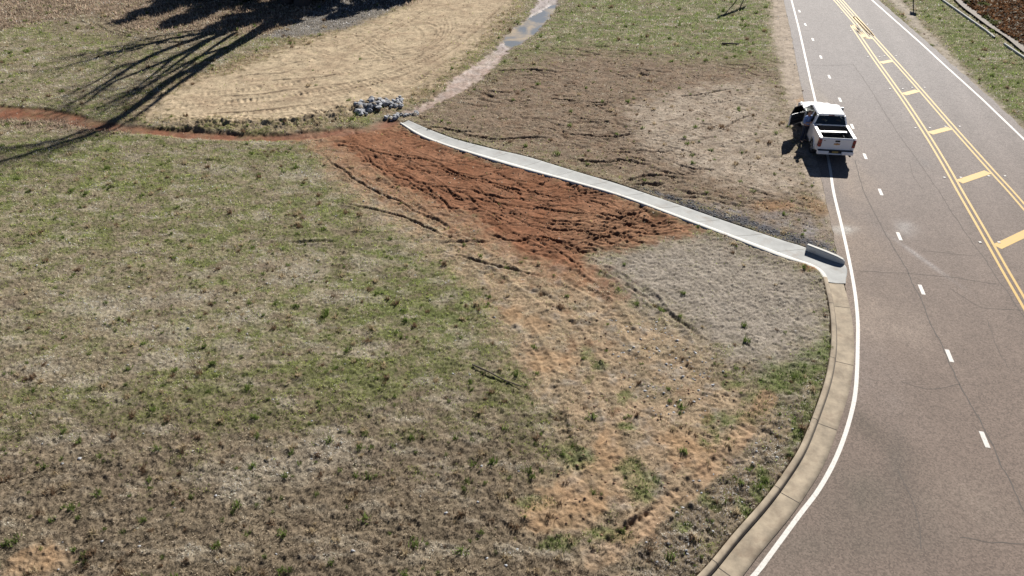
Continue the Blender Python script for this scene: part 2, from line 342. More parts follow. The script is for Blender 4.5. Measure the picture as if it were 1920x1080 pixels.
# lawn: dormant straw with green drifts
ga = fbm(x*.16+4, y*.3, 11, 3); gb = fbm(x*.5+.2*y, y*1.1-.15*x, 12, 4); gc = fbm(x*2.6, y*2.6, 13, 3, .6)
gm = fbm(x*1.1, y*1.6, 14, 3, .6)
green = .38-.16*sstep(15, 11, y)+.45*ga+.6*gb+.8*gc+.9*gm+.5*fbm(x*7., y*7., 15, 2)
for u, v, a, b_, s in [(330, 350, 9, 2.5, .30), (450, 260, 8, 1.5, .3), (480, 770, 3.5, 1.4, .35), (780, 540, 3, 2.2, .5), (700, 700, 3.5, 1.6, .4), (300, 760, 2.5, .9, .5), (120, 330, 5, 2.5, .2), (870, 580, 1.3, 1.8, .8), (960, 700, 1.2, .9, .9), (650, 690, 2.2, 1, .5), (380, 430, 4, 1.5, .2), (560, 900, 3, .9, .2), (330, 890, 1.3, .6, .55), (700, 580, 2, 1.2, .45), (1040, 830, 1.6, .9, .35), (130, 300, 4, 1.2, .3), (640, 380, 2, 1., .3)]:
    cx, cy = G(u, v); green += .62*s*np.exp(-((x-cx)/a)**2-((y-cy)/b_)**2)
for u, v, a, b_, s in [(300, 1000, 9, 1.6, .75), (700, 1040, 6, 1.5, .65), (500, 860, 2.2, .9, .55), (100, 690, 2.5, .8, .55), (190, 830, 2, .6, .6), (650, 860, 2.5, .8, .45), (250, 590, 3, 1, .3), (520, 500, 2, 1, .3), (60, 560, 2.5, 1.2, .25), (870, 860, 1.4, .8, .5), (820, 760, 1.2, .8, .3), (420, 1000, 3, 1., .3), (80, 940, 4, 1.5, .4), (430, 560, 3, .7, .25), (760, 940, 3, .8, .3), (100, 150, 9, 4, .25)]:
    cx, cy = G(u, v); green -= s*np.exp(-((x-cx)/a)**2-((y-cy)/b_)**2)
gblob = np.maximum.reduce([region([(1425, 690), (1495, 650), (1552, 625), (1556, 700), (1510, 730), (1470, 745), (1440, 770), (1405, 795), (1345, 828), (1325, 800), (1380, 770), (1410, 730)], .35, .8), region([(1540, 690), (1530, 770), (1500, 840), (1470, 880), (1490, 820), (1515, 760)], .2, .5), blob(1095, 660, .35, .6), blob(1115, 685, .4, .35), blob(1210, 910, .45, .6), blob(1190, 880, .4, .4), blob(1045, 1015, .7, .35), blob(1130, 1000, .5, .3), blob(1165, 1010, .4, .3), blob(1310, 830, .3, .4), blob(1170, 745, .4, .3), blob(1180, 800, .35, .25), blob(1390, 960, .25, .5), blob(1330, 940, .3, .3), blob(1420, 930, .2, .4), blob(1080, 860, .8, .5), blob(1290, 1000, .3, .3), blob(1500, 800, .25, .8), blob(1440, 905, .2, .5), blob(1380, 720, .5, .3), blob(1000, 930, .7, .25)])
green = green*(1-.85*mix)*(1-.9*gray)*(1-.85*brown)
green = np.maximum(green, mix*(1-gray)*np.clip(3.2*(gm-.30)+.8*gc, 0, .9)); green = np.maximum(green, gblob*(.75+.5*gc))
green = np.maximum(green, green_top*(.40+.6*gb+.6*gc+.6*gm)); green = np.maximum(green, lit*(.55+.5*gb+.6*gc+.5*gm))
soft_pre = np.clip(red+tan+mix+brown+wet+shoulder+shR, 0, 1)
nearkerb = region([(1560, 640), (1545, 760), (1500, 860), (1400, 990), (1300, 1085), (1180, 1085), (1290, 960), (1380, 860), (1430, 800)], .6, .7)
green = np.where(gblob > .3, green, green*(1-.6*nearkerb))
green *= (1-.8*brush)*(1-.8*graybr)*(1-shoulder)*(1-shR*.8)*(1-litter)*(1-.6*drytop)
green = np.clip(green, 0, 1)

mm = np.clip(mix*(.62+.75*fbm(x*1.1, y*1.1, 41, 4))*(1-.9*gray), 0, 1)       # bare share of the mixed ground
bm_ = np.clip(brown*(.55+.6*fbm(x*.9, y*.9, 42, 4)-.35*strawr), 0, 1)
rl_, rr_ = road_left(y), road_right(y); road_m = ((x > rl_+.35) & (x < rr_-.35)); road_all = (x > rl_-.01) & (x < rr_+.01)
fl_sd = sd_poly(x, y, F_poly); onfl = fl_sd < .02

pale = np.clip((fbm(x*.6+.3*y, y*1.5, 171, 4, .6)-.10)*3.6, 0, .9)*(1-soft_pre)
for u, v, a, b_ in [(75, 690, 1.3, .5), (165, 708, .8, .4), (130, 822, 1.3, .35), (190, 828, .6, .3), (310, 672, 1., .4), (430, 655, .7, .5), (500, 880, 2., .6), (620, 850, 1.6, .7), (445, 905, .6, .8), (565, 505, 1.0, .8), (500, 490, .6, .5), (690, 490, .8, .5), (730, 405, .9, .5), (840, 560, .6, .5), (470, 590, 1., .4), (880, 640, .5, .6), (180, 575, 2., .7), (330, 560, 2., .6), (640, 560, 1.5, .5), (300, 620, 1.5, .5), (570, 330, 1.5, .6), (420, 320, 2., .6), (700, 650, .8, .3)]:
    cx, cy = G(u, v); pale = np.maximum(pale, .95*(1-sstep(.4, 1.2, np.hypot((xw-cx)/a, (yw-cy)/b_)+.6*fine)))
green *= 1-.55*pale
# relief ------------------------------------------------------------------
n_big = fbm(x*.25, y*.25, 51, 3); n_med = fbm(x*1.0, y*1.0, 52, 3); n_sm = fbm(x*3.2, y*3.2, 53, 3, .6); n_ti = fbm(x*8., y*8., 54, 2, .6)
nearz = sstep(19, 12, y)
soft = np.clip(red+tan+mm+bm_+wet+stream+shoulder+shR, 0, 1); lawn = 1-soft
Hh = .035*n_big+lawn*(.03*n_med+(.032+.035*nearz)*n_sm+.04*n_ti)
ang = R(-20); ux = x*math.cos(ang)+y*math.sin(ang); uy = -x*math.sin(ang)+y*math.cos(ang)
rx3 = perlin(ux*1.5+2*wx, uy*5.5+2*wy, 78); rx1 = perlin(ux*.28+.9*wx, uy*1.25+1.1*wy, 71); rx2 = perlin(ux*.75+wx, uy*2.6+wy, 72)
ridge = np.exp(-(rx1/.055)**2)*sstep(-.35, .3, perlin(ux*.35, uy*.35, 73))+.7*np.exp(-(rx2/.06)**2)*sstep(-.2, .4, perlin(ux*.6, uy*.6, 74))
Hh += red*(.035*n_med+.012*n_sm+.012*n_ti-.10*ridge-.05*np.exp(-(rx3/.09)**2)*sstep(-.3, .3, perlin(ux*.5, uy*.8, 79))+.012*rx3)
Hh += mm*(.05*n_sm+.035*n_ti+.03*n_med-.05*ridge)
rb = perlin(ux*.35+1.2*wx, uy*1.0+1.2*wy, 75); rbr = np.exp(-(rb/.09)**2)*sstep(-.1, .5, perlin(x*.3, y*.3, 76))
clod = np.maximum(fbm(x*2.4, y*2.4, 77, 3, .6), 0)
rb2 = perlin(ux*.6+wx, uy*2.4+wy, 80)
Hh += bm_*(.05*n_med+.11*clod+.06*n_ti-.20*rbr*(1-.5*strawr)-.09*np.exp(-(rb2/.1)**2)*sstep(-.2, .4, perlin(x*.5, y*.5, 81)))
Hh += nearkerb*lawn*.05*n_sm
Hh += gray*(.012*n_sm+.012*n_ti)
Hh += tan*(1-wet)*(.045*n_med+.02*n_sm+.012*n_ti)+np.clip(tan_rim-tan, 0, 1)*(.10*clod+.03*n_ti)
dsp = fbm(x*1.6, y*2.6, 82, 4, .65); Hh -= tan*.09*np.clip(dsp-.22, 0, 1)*4*.3
Hh += -.11*stream*(.8+.5*n_med)+.05*(1-sstep(0, .5, np.abs(dstream-wid-.35)))*(.3+1.4*fine)
db, sb, _ = sd_line(x+.3*wx, y+.3*wy, GP([(290, 222), (380, 232), (480, 234), (560, 230), (620, 218), (665, 205), (690, 200)])); berm = np.exp(-(db/.75)**2)*np.clip(sb/3., 0, 1); Hh += berm*(.26+.16*n_sm+.12*n_med+.05*n_ti)*(1-stream)
Hh = Hh*(1-.55*wet)-.05*wet+wet*(.018*n_sm+.012*n_ti+.05*n_med)
damp_shade = np.zeros(x.size, np.float32)  # damp soil plus furrow shade, both darkened through the soil colour
def rill(pts, w_, depth, damp_shade_v, jit=.35, wig=.0, seed=1, mask=None):
    """a rill washed (or dragged) along a surveyed course"""
    global Hh
    P = resample(catmull(GP(pts), 5), .25); N = normals2(P); t = np.arange(len(P))*.25
    if wig: P = P+N*(wig*fbm(t*.45, t*0+seed, seed, 4, .6))[:, None]
    b0 = P.min(0)-1.5; b1 = P.max(0)+1.5
    idx = np.where((x > b0[0]) & (x < b1[0]) & (y > b0[1]) & (y < b1[1]))[0]
    if not len(idx): return
    d, s, _ = sd_line(x[idx]+jit*.25*fine[idx], y[idx]+jit*.25*fine[idx], P); L = s.max()+.01
    k = np.exp(-(d/(w_*(.7+.8*np.clip(.5+fbm(x[idx]*1.3, y[idx]*1.3, 88, 2), 0, 1))))**2)*np.clip(s/(.2*L), 0, 1)*np.clip((L-s)/(.25*L), 0, 1)*np.clip(.8+1.1*fbm(x[idx]*.7, y[idx]*.7, 89, 2), 0, 1)
    if mask is not None: k = k*mask[idx]
    Hh[idx] -= depth*k; Hh[idx] += .35*depth*(1 if mask is None else mask[idx])*np.exp(-((d-w_*2.2)/(w_*.9))**2)*np.clip(s/(.2*L), 0, 1)*np.clip((L-s)/(.25*L), 0, 1)
    damp_shade[idx] = np.maximum(damp_shade[idx], damp_shade_v*k)
rr_ = random.Random(21)
RED_PX = [(640, 265), (745, 250), (900, 305), (1070, 350), (1250, 412), (1300, 432), (1140, 470), (1080, 500), (990, 470), (880, 410), (740, 345)]
redp = np.array(RED_PX, float); n_r = 0
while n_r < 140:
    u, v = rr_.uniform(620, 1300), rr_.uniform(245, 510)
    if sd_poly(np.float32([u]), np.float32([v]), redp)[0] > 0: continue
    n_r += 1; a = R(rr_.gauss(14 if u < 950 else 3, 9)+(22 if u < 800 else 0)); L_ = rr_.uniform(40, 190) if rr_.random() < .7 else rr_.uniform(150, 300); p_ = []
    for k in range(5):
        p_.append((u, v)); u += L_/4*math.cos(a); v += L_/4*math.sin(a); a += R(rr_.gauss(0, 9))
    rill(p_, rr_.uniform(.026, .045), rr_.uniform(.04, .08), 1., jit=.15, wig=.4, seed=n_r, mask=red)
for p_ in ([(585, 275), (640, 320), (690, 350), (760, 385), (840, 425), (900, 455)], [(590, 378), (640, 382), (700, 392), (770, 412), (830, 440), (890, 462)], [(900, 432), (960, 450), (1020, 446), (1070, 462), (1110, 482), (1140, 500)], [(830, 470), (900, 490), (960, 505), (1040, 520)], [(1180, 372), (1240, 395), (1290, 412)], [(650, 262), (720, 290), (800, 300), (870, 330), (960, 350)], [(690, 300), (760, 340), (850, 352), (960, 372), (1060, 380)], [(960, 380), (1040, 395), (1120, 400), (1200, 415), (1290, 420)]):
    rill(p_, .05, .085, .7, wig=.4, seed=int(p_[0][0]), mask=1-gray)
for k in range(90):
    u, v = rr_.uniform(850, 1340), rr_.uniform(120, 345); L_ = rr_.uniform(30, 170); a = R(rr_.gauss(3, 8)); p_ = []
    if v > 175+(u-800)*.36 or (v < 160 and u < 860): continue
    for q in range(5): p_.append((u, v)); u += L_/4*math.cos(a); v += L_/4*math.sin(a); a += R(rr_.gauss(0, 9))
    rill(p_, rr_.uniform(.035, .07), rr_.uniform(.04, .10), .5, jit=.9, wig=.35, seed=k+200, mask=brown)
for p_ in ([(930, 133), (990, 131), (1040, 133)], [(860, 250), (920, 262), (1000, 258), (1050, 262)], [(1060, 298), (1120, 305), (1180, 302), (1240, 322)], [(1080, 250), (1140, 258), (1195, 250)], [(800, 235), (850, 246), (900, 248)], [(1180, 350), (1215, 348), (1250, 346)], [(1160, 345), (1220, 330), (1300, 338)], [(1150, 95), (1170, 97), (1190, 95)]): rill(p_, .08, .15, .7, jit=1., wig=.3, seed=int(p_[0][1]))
# sweeping machine marks over the sand
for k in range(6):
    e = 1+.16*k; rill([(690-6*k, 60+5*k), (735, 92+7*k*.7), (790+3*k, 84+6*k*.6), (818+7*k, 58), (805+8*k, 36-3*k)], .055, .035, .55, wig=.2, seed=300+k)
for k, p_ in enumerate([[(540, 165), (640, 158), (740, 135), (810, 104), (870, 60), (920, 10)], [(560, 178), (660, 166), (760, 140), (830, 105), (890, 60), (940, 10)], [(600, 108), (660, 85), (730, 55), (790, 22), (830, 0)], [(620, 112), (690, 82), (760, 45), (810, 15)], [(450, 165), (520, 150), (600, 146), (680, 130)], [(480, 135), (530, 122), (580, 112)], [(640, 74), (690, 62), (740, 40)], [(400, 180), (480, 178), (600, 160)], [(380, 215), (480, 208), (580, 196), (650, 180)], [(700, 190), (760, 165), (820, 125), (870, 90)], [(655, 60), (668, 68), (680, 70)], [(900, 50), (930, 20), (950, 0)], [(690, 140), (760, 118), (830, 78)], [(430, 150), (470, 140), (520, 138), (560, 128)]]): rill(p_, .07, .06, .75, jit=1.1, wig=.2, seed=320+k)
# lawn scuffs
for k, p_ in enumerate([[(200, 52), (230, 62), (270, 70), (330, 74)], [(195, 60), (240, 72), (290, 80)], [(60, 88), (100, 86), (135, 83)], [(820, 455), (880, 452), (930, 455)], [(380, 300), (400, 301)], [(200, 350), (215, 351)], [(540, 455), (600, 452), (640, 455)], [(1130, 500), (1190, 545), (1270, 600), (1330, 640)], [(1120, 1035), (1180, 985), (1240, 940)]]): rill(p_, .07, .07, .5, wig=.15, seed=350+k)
def lugs(pts, half, pitch, amp, depth, two=0., jit=.12, mask=1.):
    """tread print of a tracked or tyred machine along a surveyed path"""
    global Hh
    P = catmull(GP(pts), 6); b0 = P.min(0)-3; b1 = P.max(0)+3
    idx = np.where((x > b0[0]) & (x < b1[0]) & (y > b0[1]) & (y < b1[1]))[0]
    d, s, sg = sd_line(x[idx]+jit*wx[idx], y[idx]+jit*wy[idx], P)
    if two: d = np.abs(d-two)
    k = .62*(1-sstep(half*.7, half*1.15, d))*np.clip(.42+1.5*fbm(x[idx]*.8, y[idx]*.8, 87, 3), 0, 1)*sstep(0, .8, s)*sstep(0, .8, s.max()-s)
    mk = mask if np.isscalar(mask) else mask[idx]
    Hh[idx] += mk*k*(-depth+amp*np.sin(s*2*math.pi/pitch)+.4*amp*n_ti[idx])+mk*.5*depth*np.exp(-((d-half*1.15)/.1)**2)
for pts, hw, pi_, am, dp, tw in [([(310, 212), (400, 205), (500, 198), (600, 186), (680, 172)], .32, .34, .045, .04, .95), ([(340, 190), (430, 182), (540, 168), (640, 150), (720, 128)], .3, .34, .04, .03, .9),
        ([(420, 225), (520, 226), (610, 212), (660, 200)], .5, .36, .08, .06, 0), ([(600, 200), (680, 178), (760, 145), (830, 110), (880, 75)], .3, .36, .045, .05, .9), ([(560, 110), (640, 82), (720, 52), (800, 18), (850, -10)], .25, .34, .03, .04, .8),
        ([(690, 105), (740, 100), (790, 85), (810, 65), (790, 48), (740, 50)], .2, .3, .035, .05, .7), ([(1130, 300), (1180, 265), (1240, 232), (1310, 195), (1400, 150)], .35, .3, .04, .03, .95), ([(1220, 330), (1290, 290), (1370, 245), (1440, 200)], .35, .3, .04, .03, .95),
        ([(700, 300), (800, 370), (900, 440), (1000, 500), (1080, 560)], .28, .3, .035, .05, .9), ([(830, 450), (900, 500), (960, 550)], .35, .28, .04, .03, 0), ([(1240, 640), (1180, 560), (1090, 510)], .2, .3, .02, .06, .8),
        ([(1020, 600), (1070, 680), (1090, 760), (1120, 840), (1150, 900)], .2, .25, .03, .05, .75), ([(1465, 0), (1480, 120), (1515, 250)], .2, .3, .01, .03, .45), ([(180, 35), (230, 60), (300, 70), (370, 62)], .2, .3, .01, .07, .6)]:
    lugs(pts, hw, pi_, am, dp, tw)
lugs([(1120, 1055), (1180, 1003), (1250, 948), (1320, 895), (1365, 850), (1395, 810), (1440, 745)], .28, .26, .03, .05, 0, .4)
Hh += shR*(.03*n_sm+.02*n_ti)+shoulder*(.02*n_sm+.015*n_ti)
Hh += litter*(.10*clod+.08*n_med+.06*n_ti)
# raise behind the kerb, sink below hard surfaces
dk, _, _ = sd_line(x, y, KB); Hh += .09*np.exp(-(dk/1.2)**2)
Hh += .05*np.exp(-(np.maximum(fl_sd, 0)/.5)**2)
edge = np.clip(1-np.maximum(road_left(y)-x, x-road_right(y))/.8, 0, 1)*(y > 22.3)
Hh = np.where(edge > 0, Hh*(1-edge)+(-.012+.016*n_ti)*edge, Hh); Hh = np.where(road_all, np.minimum(Hh, -.014), Hh)
kerb_poly = np.vstack([KB, L_gut[::-1]]); onk = sd_poly(x, y, kerb_poly) < .03
Hh = np.where(onk | onfl | road_m, -.18, Hh)
far = (np.abs(x) > .87*(CAM_H*SP+y*CP)) | (y > 65) | (y < 4); Hh = np.where(far & ~road_m, .02*n_big, Hh)
Hh = np.where(y > 150, -.2, Hh)

POND = catmull(GP([(1052, 4), (1052, 22), (1032, 45), (1008, 66), (985, 80), (960, 92), (940, 88), (930, 72), (952, 52), (980, 32), (1006, 18), (1028, 5)]), 3)
pond_sd = sd_poly(x, y, POND)+.25*fine; Hh = np.where(y < 66, Hh-.14*(1-sstep(-.75, -.15, pond_sd)), Hh)
# soil colours with rill and furrow shade mixed in -----------------------------------------
def lerp(a, b, t): return a+(np.asarray(b, np.float32)-a)*t[:, None]
col = np.empty((x.size, 3), np.float32); col[:] = (.22, .185, .125)
col = lerp(col, (.125, .14, .055), np.clip(green*1.1, 0, 1))
col = lerp(col, (.18, .14, .105), np.clip(.5*fbm(x*.35, y*.5, 91, 3)+.1, 0, 1)*lawn)
col = lerp(col, (.145, .112, .08), nearz*lawn*.7); col = lerp(col, (.155, .12, .085), drytop*.6); col = lerp(col, (.31, .275, .215), np.clip(pale, 0, 1)*.5); col = lerp(col, (.15, .115, .082), np.clip(2.4*fbm(x*.7+5, y*1.3, 47, 4, .6)-.35, 0, .8)*lawn)
col = lerp(col, (.32, .235, .155), np.clip(mm*1.15, 0, 1))
col = lerp(col, (.26, .225, .185), np.clip(mix*(2.2*fbm(x*1.4, y*1.4, 45, 4, .6)-.1), 0, .85)); col = lerp(col, (.21, .115, .065), np.clip(mix*(2.*fbm(x*.8+9, y*.8, 46, 4, .6)-.35), 0, .7)); col = lerp(col, (.275, .242, .205), gray*.9)
col = lerp(col, (.195, .148, .112), np.clip(brown*.85, 0, 1)); col = lerp(col, (.36, .305, .245), np.clip(strawr*brown*(.75+.7*n_med), 0, 1))
col = lerp(col, (.175, .105, .064), np.clip(bm_*(.4+1.2*fbm(x*1.7, y*1.7, 93, 3)), 0, 1)*.8)
gk = np.clip(green_top+gblob+lit, 0, 1); col = lerp(col, (.11, .135, .045), np.clip(gk*green, 0, 1)*.8)
tcol = lerp(np.tile(np.float32((.42, .338, .232)), (x.size, 1)), (.30, .222, .15), np.clip(.30+.8*n_med+1.1*fbm(x*.3, y*.45, 95, 4, .6), 0, 1)*.8); tcol = lerp(tcol, (.20, .135, .085), np.clip(2.2*fbm(x*.8, y*1.8, 94, 4, .65)-.35-.5*sstep(.4, 1., tan)+.35*sstep(50, 40, y), 0, 1)*.8)
rimz = np.clip(tan_rim-tan, 0, 1); col = lerp(col, (.24, .17, .105), rimz*.75)
t_ = tan[:, None]; col = col*(1-t_)+tcol*t_
rc = lerp(np.tile(np.float32((.200, .092, .050)), (x.size, 1)), (.262, .140, .085), np.clip(.45+1.1*fbm(x*.7, y*.7, 96, 4), 0, 1)*.75)
rc = lerp(rc, (.275, .165, .10), np.clip(1-sd_poly(x, y, GP([(1330, 420), (1330, 460), (1120, 490), (1090, 420), (1200, 390)]))*.6, 0, 1)*.55)
rc = lerp(rc, (.125, .05, .026), np.clip(ridge, 0, 1)*.55)
t_ = np.clip(red, 0, 1)[:, None]; col = col*(1-t_)+rc*t_
redfr = region([(560, 255), (640, 250), (700, 300), (850, 385), (1000, 460), (1140, 520), (1180, 560), (1080, 540), (960, 490), (860, 440), (760, 400), (690, 360), (640, 320)], .8, 1.2)
col = lerp(col, (.225, .115, .065), redfr*(1-red)*.7)
col = lerp(col, (.31, .205, .12), bare*np.clip(.7+.9*n_med, .2, 1)); col = lerp(col, (.29, .195, .122), trk*.9)
col = lerp(col, (.37, .31, .25), shoulder*.95); col = lerp(col, (.33, .235, .155), shoulder*blob(1525, 195, 1.0, 1.2))
col = lerp(col, (.36, .315, .26), shR*.95)
col = lerp(col, (.225, .205, .20), np.clip(gravel2*(.5+1.3*fbm(x*1.2, y*1.2, 68, 3)), 0, 1)); col = lerp(col, (.065, .066, .076), np.clip(gravel*(.9+.5*n_sm), 0, 1))
col = lerp(col, (.23, .13, .07), blob(1520, 500, .5, .5)*(1-onfl)); col = lerp(col, (.25, .14, .07), blob(1450, 385, 1.2, .7)*.6); col = lerp(col, (.24, .15, .08), blob(1530, 385, .5, 1.)*.6)
col = lerp(col, (.27, .185, .145), wet*np.clip(.85+.5*n_med, 0, 1)); col = lerp(col, (.36, .29, .255), wet*np.clip(1.8*fbm(x*1.1, y*1.1, 97, 3), 0, 1)*sstep(37, 41, y)*(1-sstep(47, 50, y))); col = lerp(col, (.15, .115, .11), wet*sstep(47, 49, y)*.8); col = lerp(col, (.185, .078, .042), stream*np.clip(.85+.6*n_med, 0, 1))
col = lerp(col, (.19, .14, .10), np.clip(brush-graybr, 0, 1)*.9); col = lerp(col, (.15, .14, .13), graybr*.8)
col = lerp(col, (.10, .06, .038), litter); col = lerp(col, (.16, .14, .115), litter*np.clip(1.6*fbm(x*.9, y*.9, 98, 3), 0, 1))
col = lerp(col, (.10, .115, .04), ((np.abs(x) > 75) | (y > 75)).astype(np.float32)*.6)
col = lerp(col, (.085, .05, .034), np.clip(damp_shade, 0, 1)*.65)  # groove shade painted in together with the damp tone
vr = .84+.45*fbm(x*1.6, y*1.6, 99, 4, .65)+.25*n_ti+.2*n_sm
col = np.clip(col*np.clip(vr, .5, 1.35)[:, None], .01, .8)
wetv = np.clip(wet*.95+stream*.45, 0, 1)
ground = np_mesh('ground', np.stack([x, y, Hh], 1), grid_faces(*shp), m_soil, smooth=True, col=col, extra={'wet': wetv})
tag(ground, kind='structure')

# ------------------------------------------------------------------ grass: many short blades over the surveyed ground
nA = len(ea); nB = len(Dn)
Hg = Hh.reshape(shp)[nB:nB+NR, nA:nA+NCc]
def field(a): return a.reshape(shp)[nB:nB+NR, nA:nA+NCc]
blocked = field((onk | onfl | road_all).astype(np.float32))
dens_tuft = np.clip(1.0*(1-soft)+.55*mm*0+.5*np.clip(mix-mm, 0, 1)+.30*mm*(1-bare)*(1-trk)*(1-red)+.5*gray+.45*brown*(1-.3*bm_), 0, 1)
dens = np.clip(dens_tuft-1.2*bare-1.0*trk-red*1.2-tan*1.0-wet-stream-.8*shoulder-gravel*.7-.75*shR-onfl*2, 0, 1)
dens = np.maximum(dens, np.clip(gblob+lit*.9, 0, 1)*(1-wet)); dens = dens*(1-.85*litter)
dens *= np.clip(.72+.7*fbm(x*1.3, y*1.3, 121, 3)+.8*fbm(x*3.6, y*3.6, 122, 2), .22, 1)
fD = field(np.maximum(dens, .02*(1-onfl))); fG = field(green); fMix = field(np.clip(mix+brown+bare, 0, 1)); fGray = field(np.clip(gray+graybr+strawr*1.0+brown*.35, 0, 1)); fBr = field(brush); fgk = field(gk); fNk = field(nearkerb)
fTone = field(.5+.8*fbm(x*.5, y*.8, 131, 3)); fBrownT = field(np.clip(fbm(x*.35, y*.5, 91, 3)*1.6+.25, 0, 1))
fLawn = field(lawn*(1-gray)); fBlob = field(gblob); fDk = field(np.clip(2.4*fbm(x*.7+5, y*1.3, 47, 4, .6)-.35, 0, .8)*lawn); fNear = field(nearz); fPale = field(pale)
fClump = field(fbm(x*3.4, y*3.4, 161, 2)*.45+perlin(x*9., y*9., 163)*.45+fbm(x*.9, y*1.2, 162, 2)*.4)
def blades(name, n, kind):
    r = rng.random(n)*(NR-1.001); c = rng.random(n)*(NCc-1.001); ri = r.astype(int); ci = c.astype(int)
    p = fD[ri, ci]
    if kind == 'brush': p = fBr[ri, ci]
    keep = (rng.random(n) < p) & (blocked[ri, ci] < .5); r, c, ri, ci = r[keep], c[keep], ri[keep], ci[keep]; n = len(r)
    fr, fc = r-ri, c-ci
    z = np.exp(math.log(13.6)+(math.log(64.)-math.log(13.6))*r/(NR-1)); yy = (z-CAM_H*SP)/CP; xx = z*(-.86+1.72*c/(NCc-1))
    hz = Hg[ri, ci]*(1-fr)*(1-fc)+Hg[ri+1, ci]*fr*(1-fc)+Hg[ri, ci+1]*(1-fr)*fc+Hg[ri+1, ci+1]*fr*fc
    sc_ = np.maximum(1., z/24.)**.8
    g = fG[ri, ci]; gy_ = fGray[ri, ci]; mx_ = fMix[ri, ci]; tone = fTone[ri, ci]; bt = fBrownT[ri, ci]; gk_ = fgk[ri, ci]
    isg = rng.random(n) < np.clip(g*.95, 0, .92)
    ln = (.028+.05*rng.random(n))*sc_; wd = (.006+.011*rng.random(n))*sc_
    if kind == 'brush': ln = (.06+.17*rng.random(n)**2)*sc_**.5; wd = (.012+.018*rng.random(n))*sc_
    ln *= np.where(gy_ > .5, .55, 1.); az = rng.random(n)*2*math.pi; tilt = np.abs(rng.normal(0, .75, n))+.25*(~isg); tilt = np.clip(tilt+.5*mx_, 0, 1.45)
    if kind == 'brush': tilt = np.clip(tilt*.7, 0, 1.2)
    dx, dy, dz = np.sin(tilt)*np.cos(az), np.sin(tilt)*np.sin(az), np.cos(tilt)
    a2 = rng.random(n)*2*math.pi; sx_, sy_ = np.cos(a2)*wd, np.sin(a2)*wd
    V = np.empty((n, 3, 3), np.float32)
    V[:, 0] = np.stack([xx-sx_, yy-sy_, hz-.006], 1); V[:, 1] = np.stack([xx+sx_, yy+sy_, hz-.006], 1)
    V[:, 2] = np.stack([xx+dx*ln, yy+dy*ln, hz+.004+dz*ln], 1)
    straw = np.float32((.66, .58, .43))*np.ones((n, 1), np.float32)
    straw += (np.float32((.37, .30, .22))-straw)*np.clip(bt*.75+.75*fNear[ri, ci]+.25*rng.normal(0, 1, n), 0, 1)[:, None]
    straw += (np.float32((.50, .44, .37))-straw)*np.clip(gy_*.9, 0, 1)[:, None]
    straw += (np.float32((.55, .44, .31))-straw)*np.clip(mx_*.55, 0, 1)[:, None]
    straw += (np.float32((.62, .57, .52))-straw)*(np.clip(fNk[ri, ci]*.9, 0, 1)*(1-gk_*.5))[:, None]
    straw += (np.float32((.70, .64, .55))-straw)*(.6*np.clip(fPale[ri, ci], 0, 1))[:, None]
    gr = np.float32((.37, .40, .135))*np.ones((n, 1), np.float32); gr += (np.float32((.20, .285, .06))-gr)*np.clip(gk_*.7+.4*rng.random(n), 0, 1)[:, None]; gr += (np.float32((.10, .165, .032))-gr)*np.clip(fBlob[ri, ci], 0, 1)[:, None]
    k = np.where(isg[:, None], gr, straw)
    if kind == 'brush': k = np.where(gy_[:, None] > .5, np.float32((.44, .42, .40)), np.float32((.40, .31, .235)))*np.ones((n, 1), np.float32)
    k = k*(np.clip(.45+1.0*rng.random(n), 0, 1.5)*np.clip(.82+.4*tone+1.35*fClump[ri, ci], .22, 1.7))[:, None]
    k = k*(1+.10*np.clip(fPale[ri, ci], 0, 1)*(~isg))[:, None]*(1-.42*np.clip(fDk[ri, ci], 0, 1))[:, None]*(1-.18*fNear[ri, ci]*(1-np.clip(fPale[ri, ci]+fNk[ri, ci], 0, 1)))[:, None]; k = np.clip(k, .01, .8)
    o = np_mesh(name, V.reshape(-1, 3), np.arange(3*n).reshape(-1, 3), m_blade, col=np.repeat(k, 3, 0))
    return o
tag(blades('grass', 1150000, 'lawn'), 'short patchy winter grass, dormant straw mixed with green, across the open ground', 'grass', kind='stuff')
tag(blades('dry_brush', 420000, 'brush'), 'rough brown and grey dead weeds along the upper left edge of the lawn', 'brush', kind='stuff')

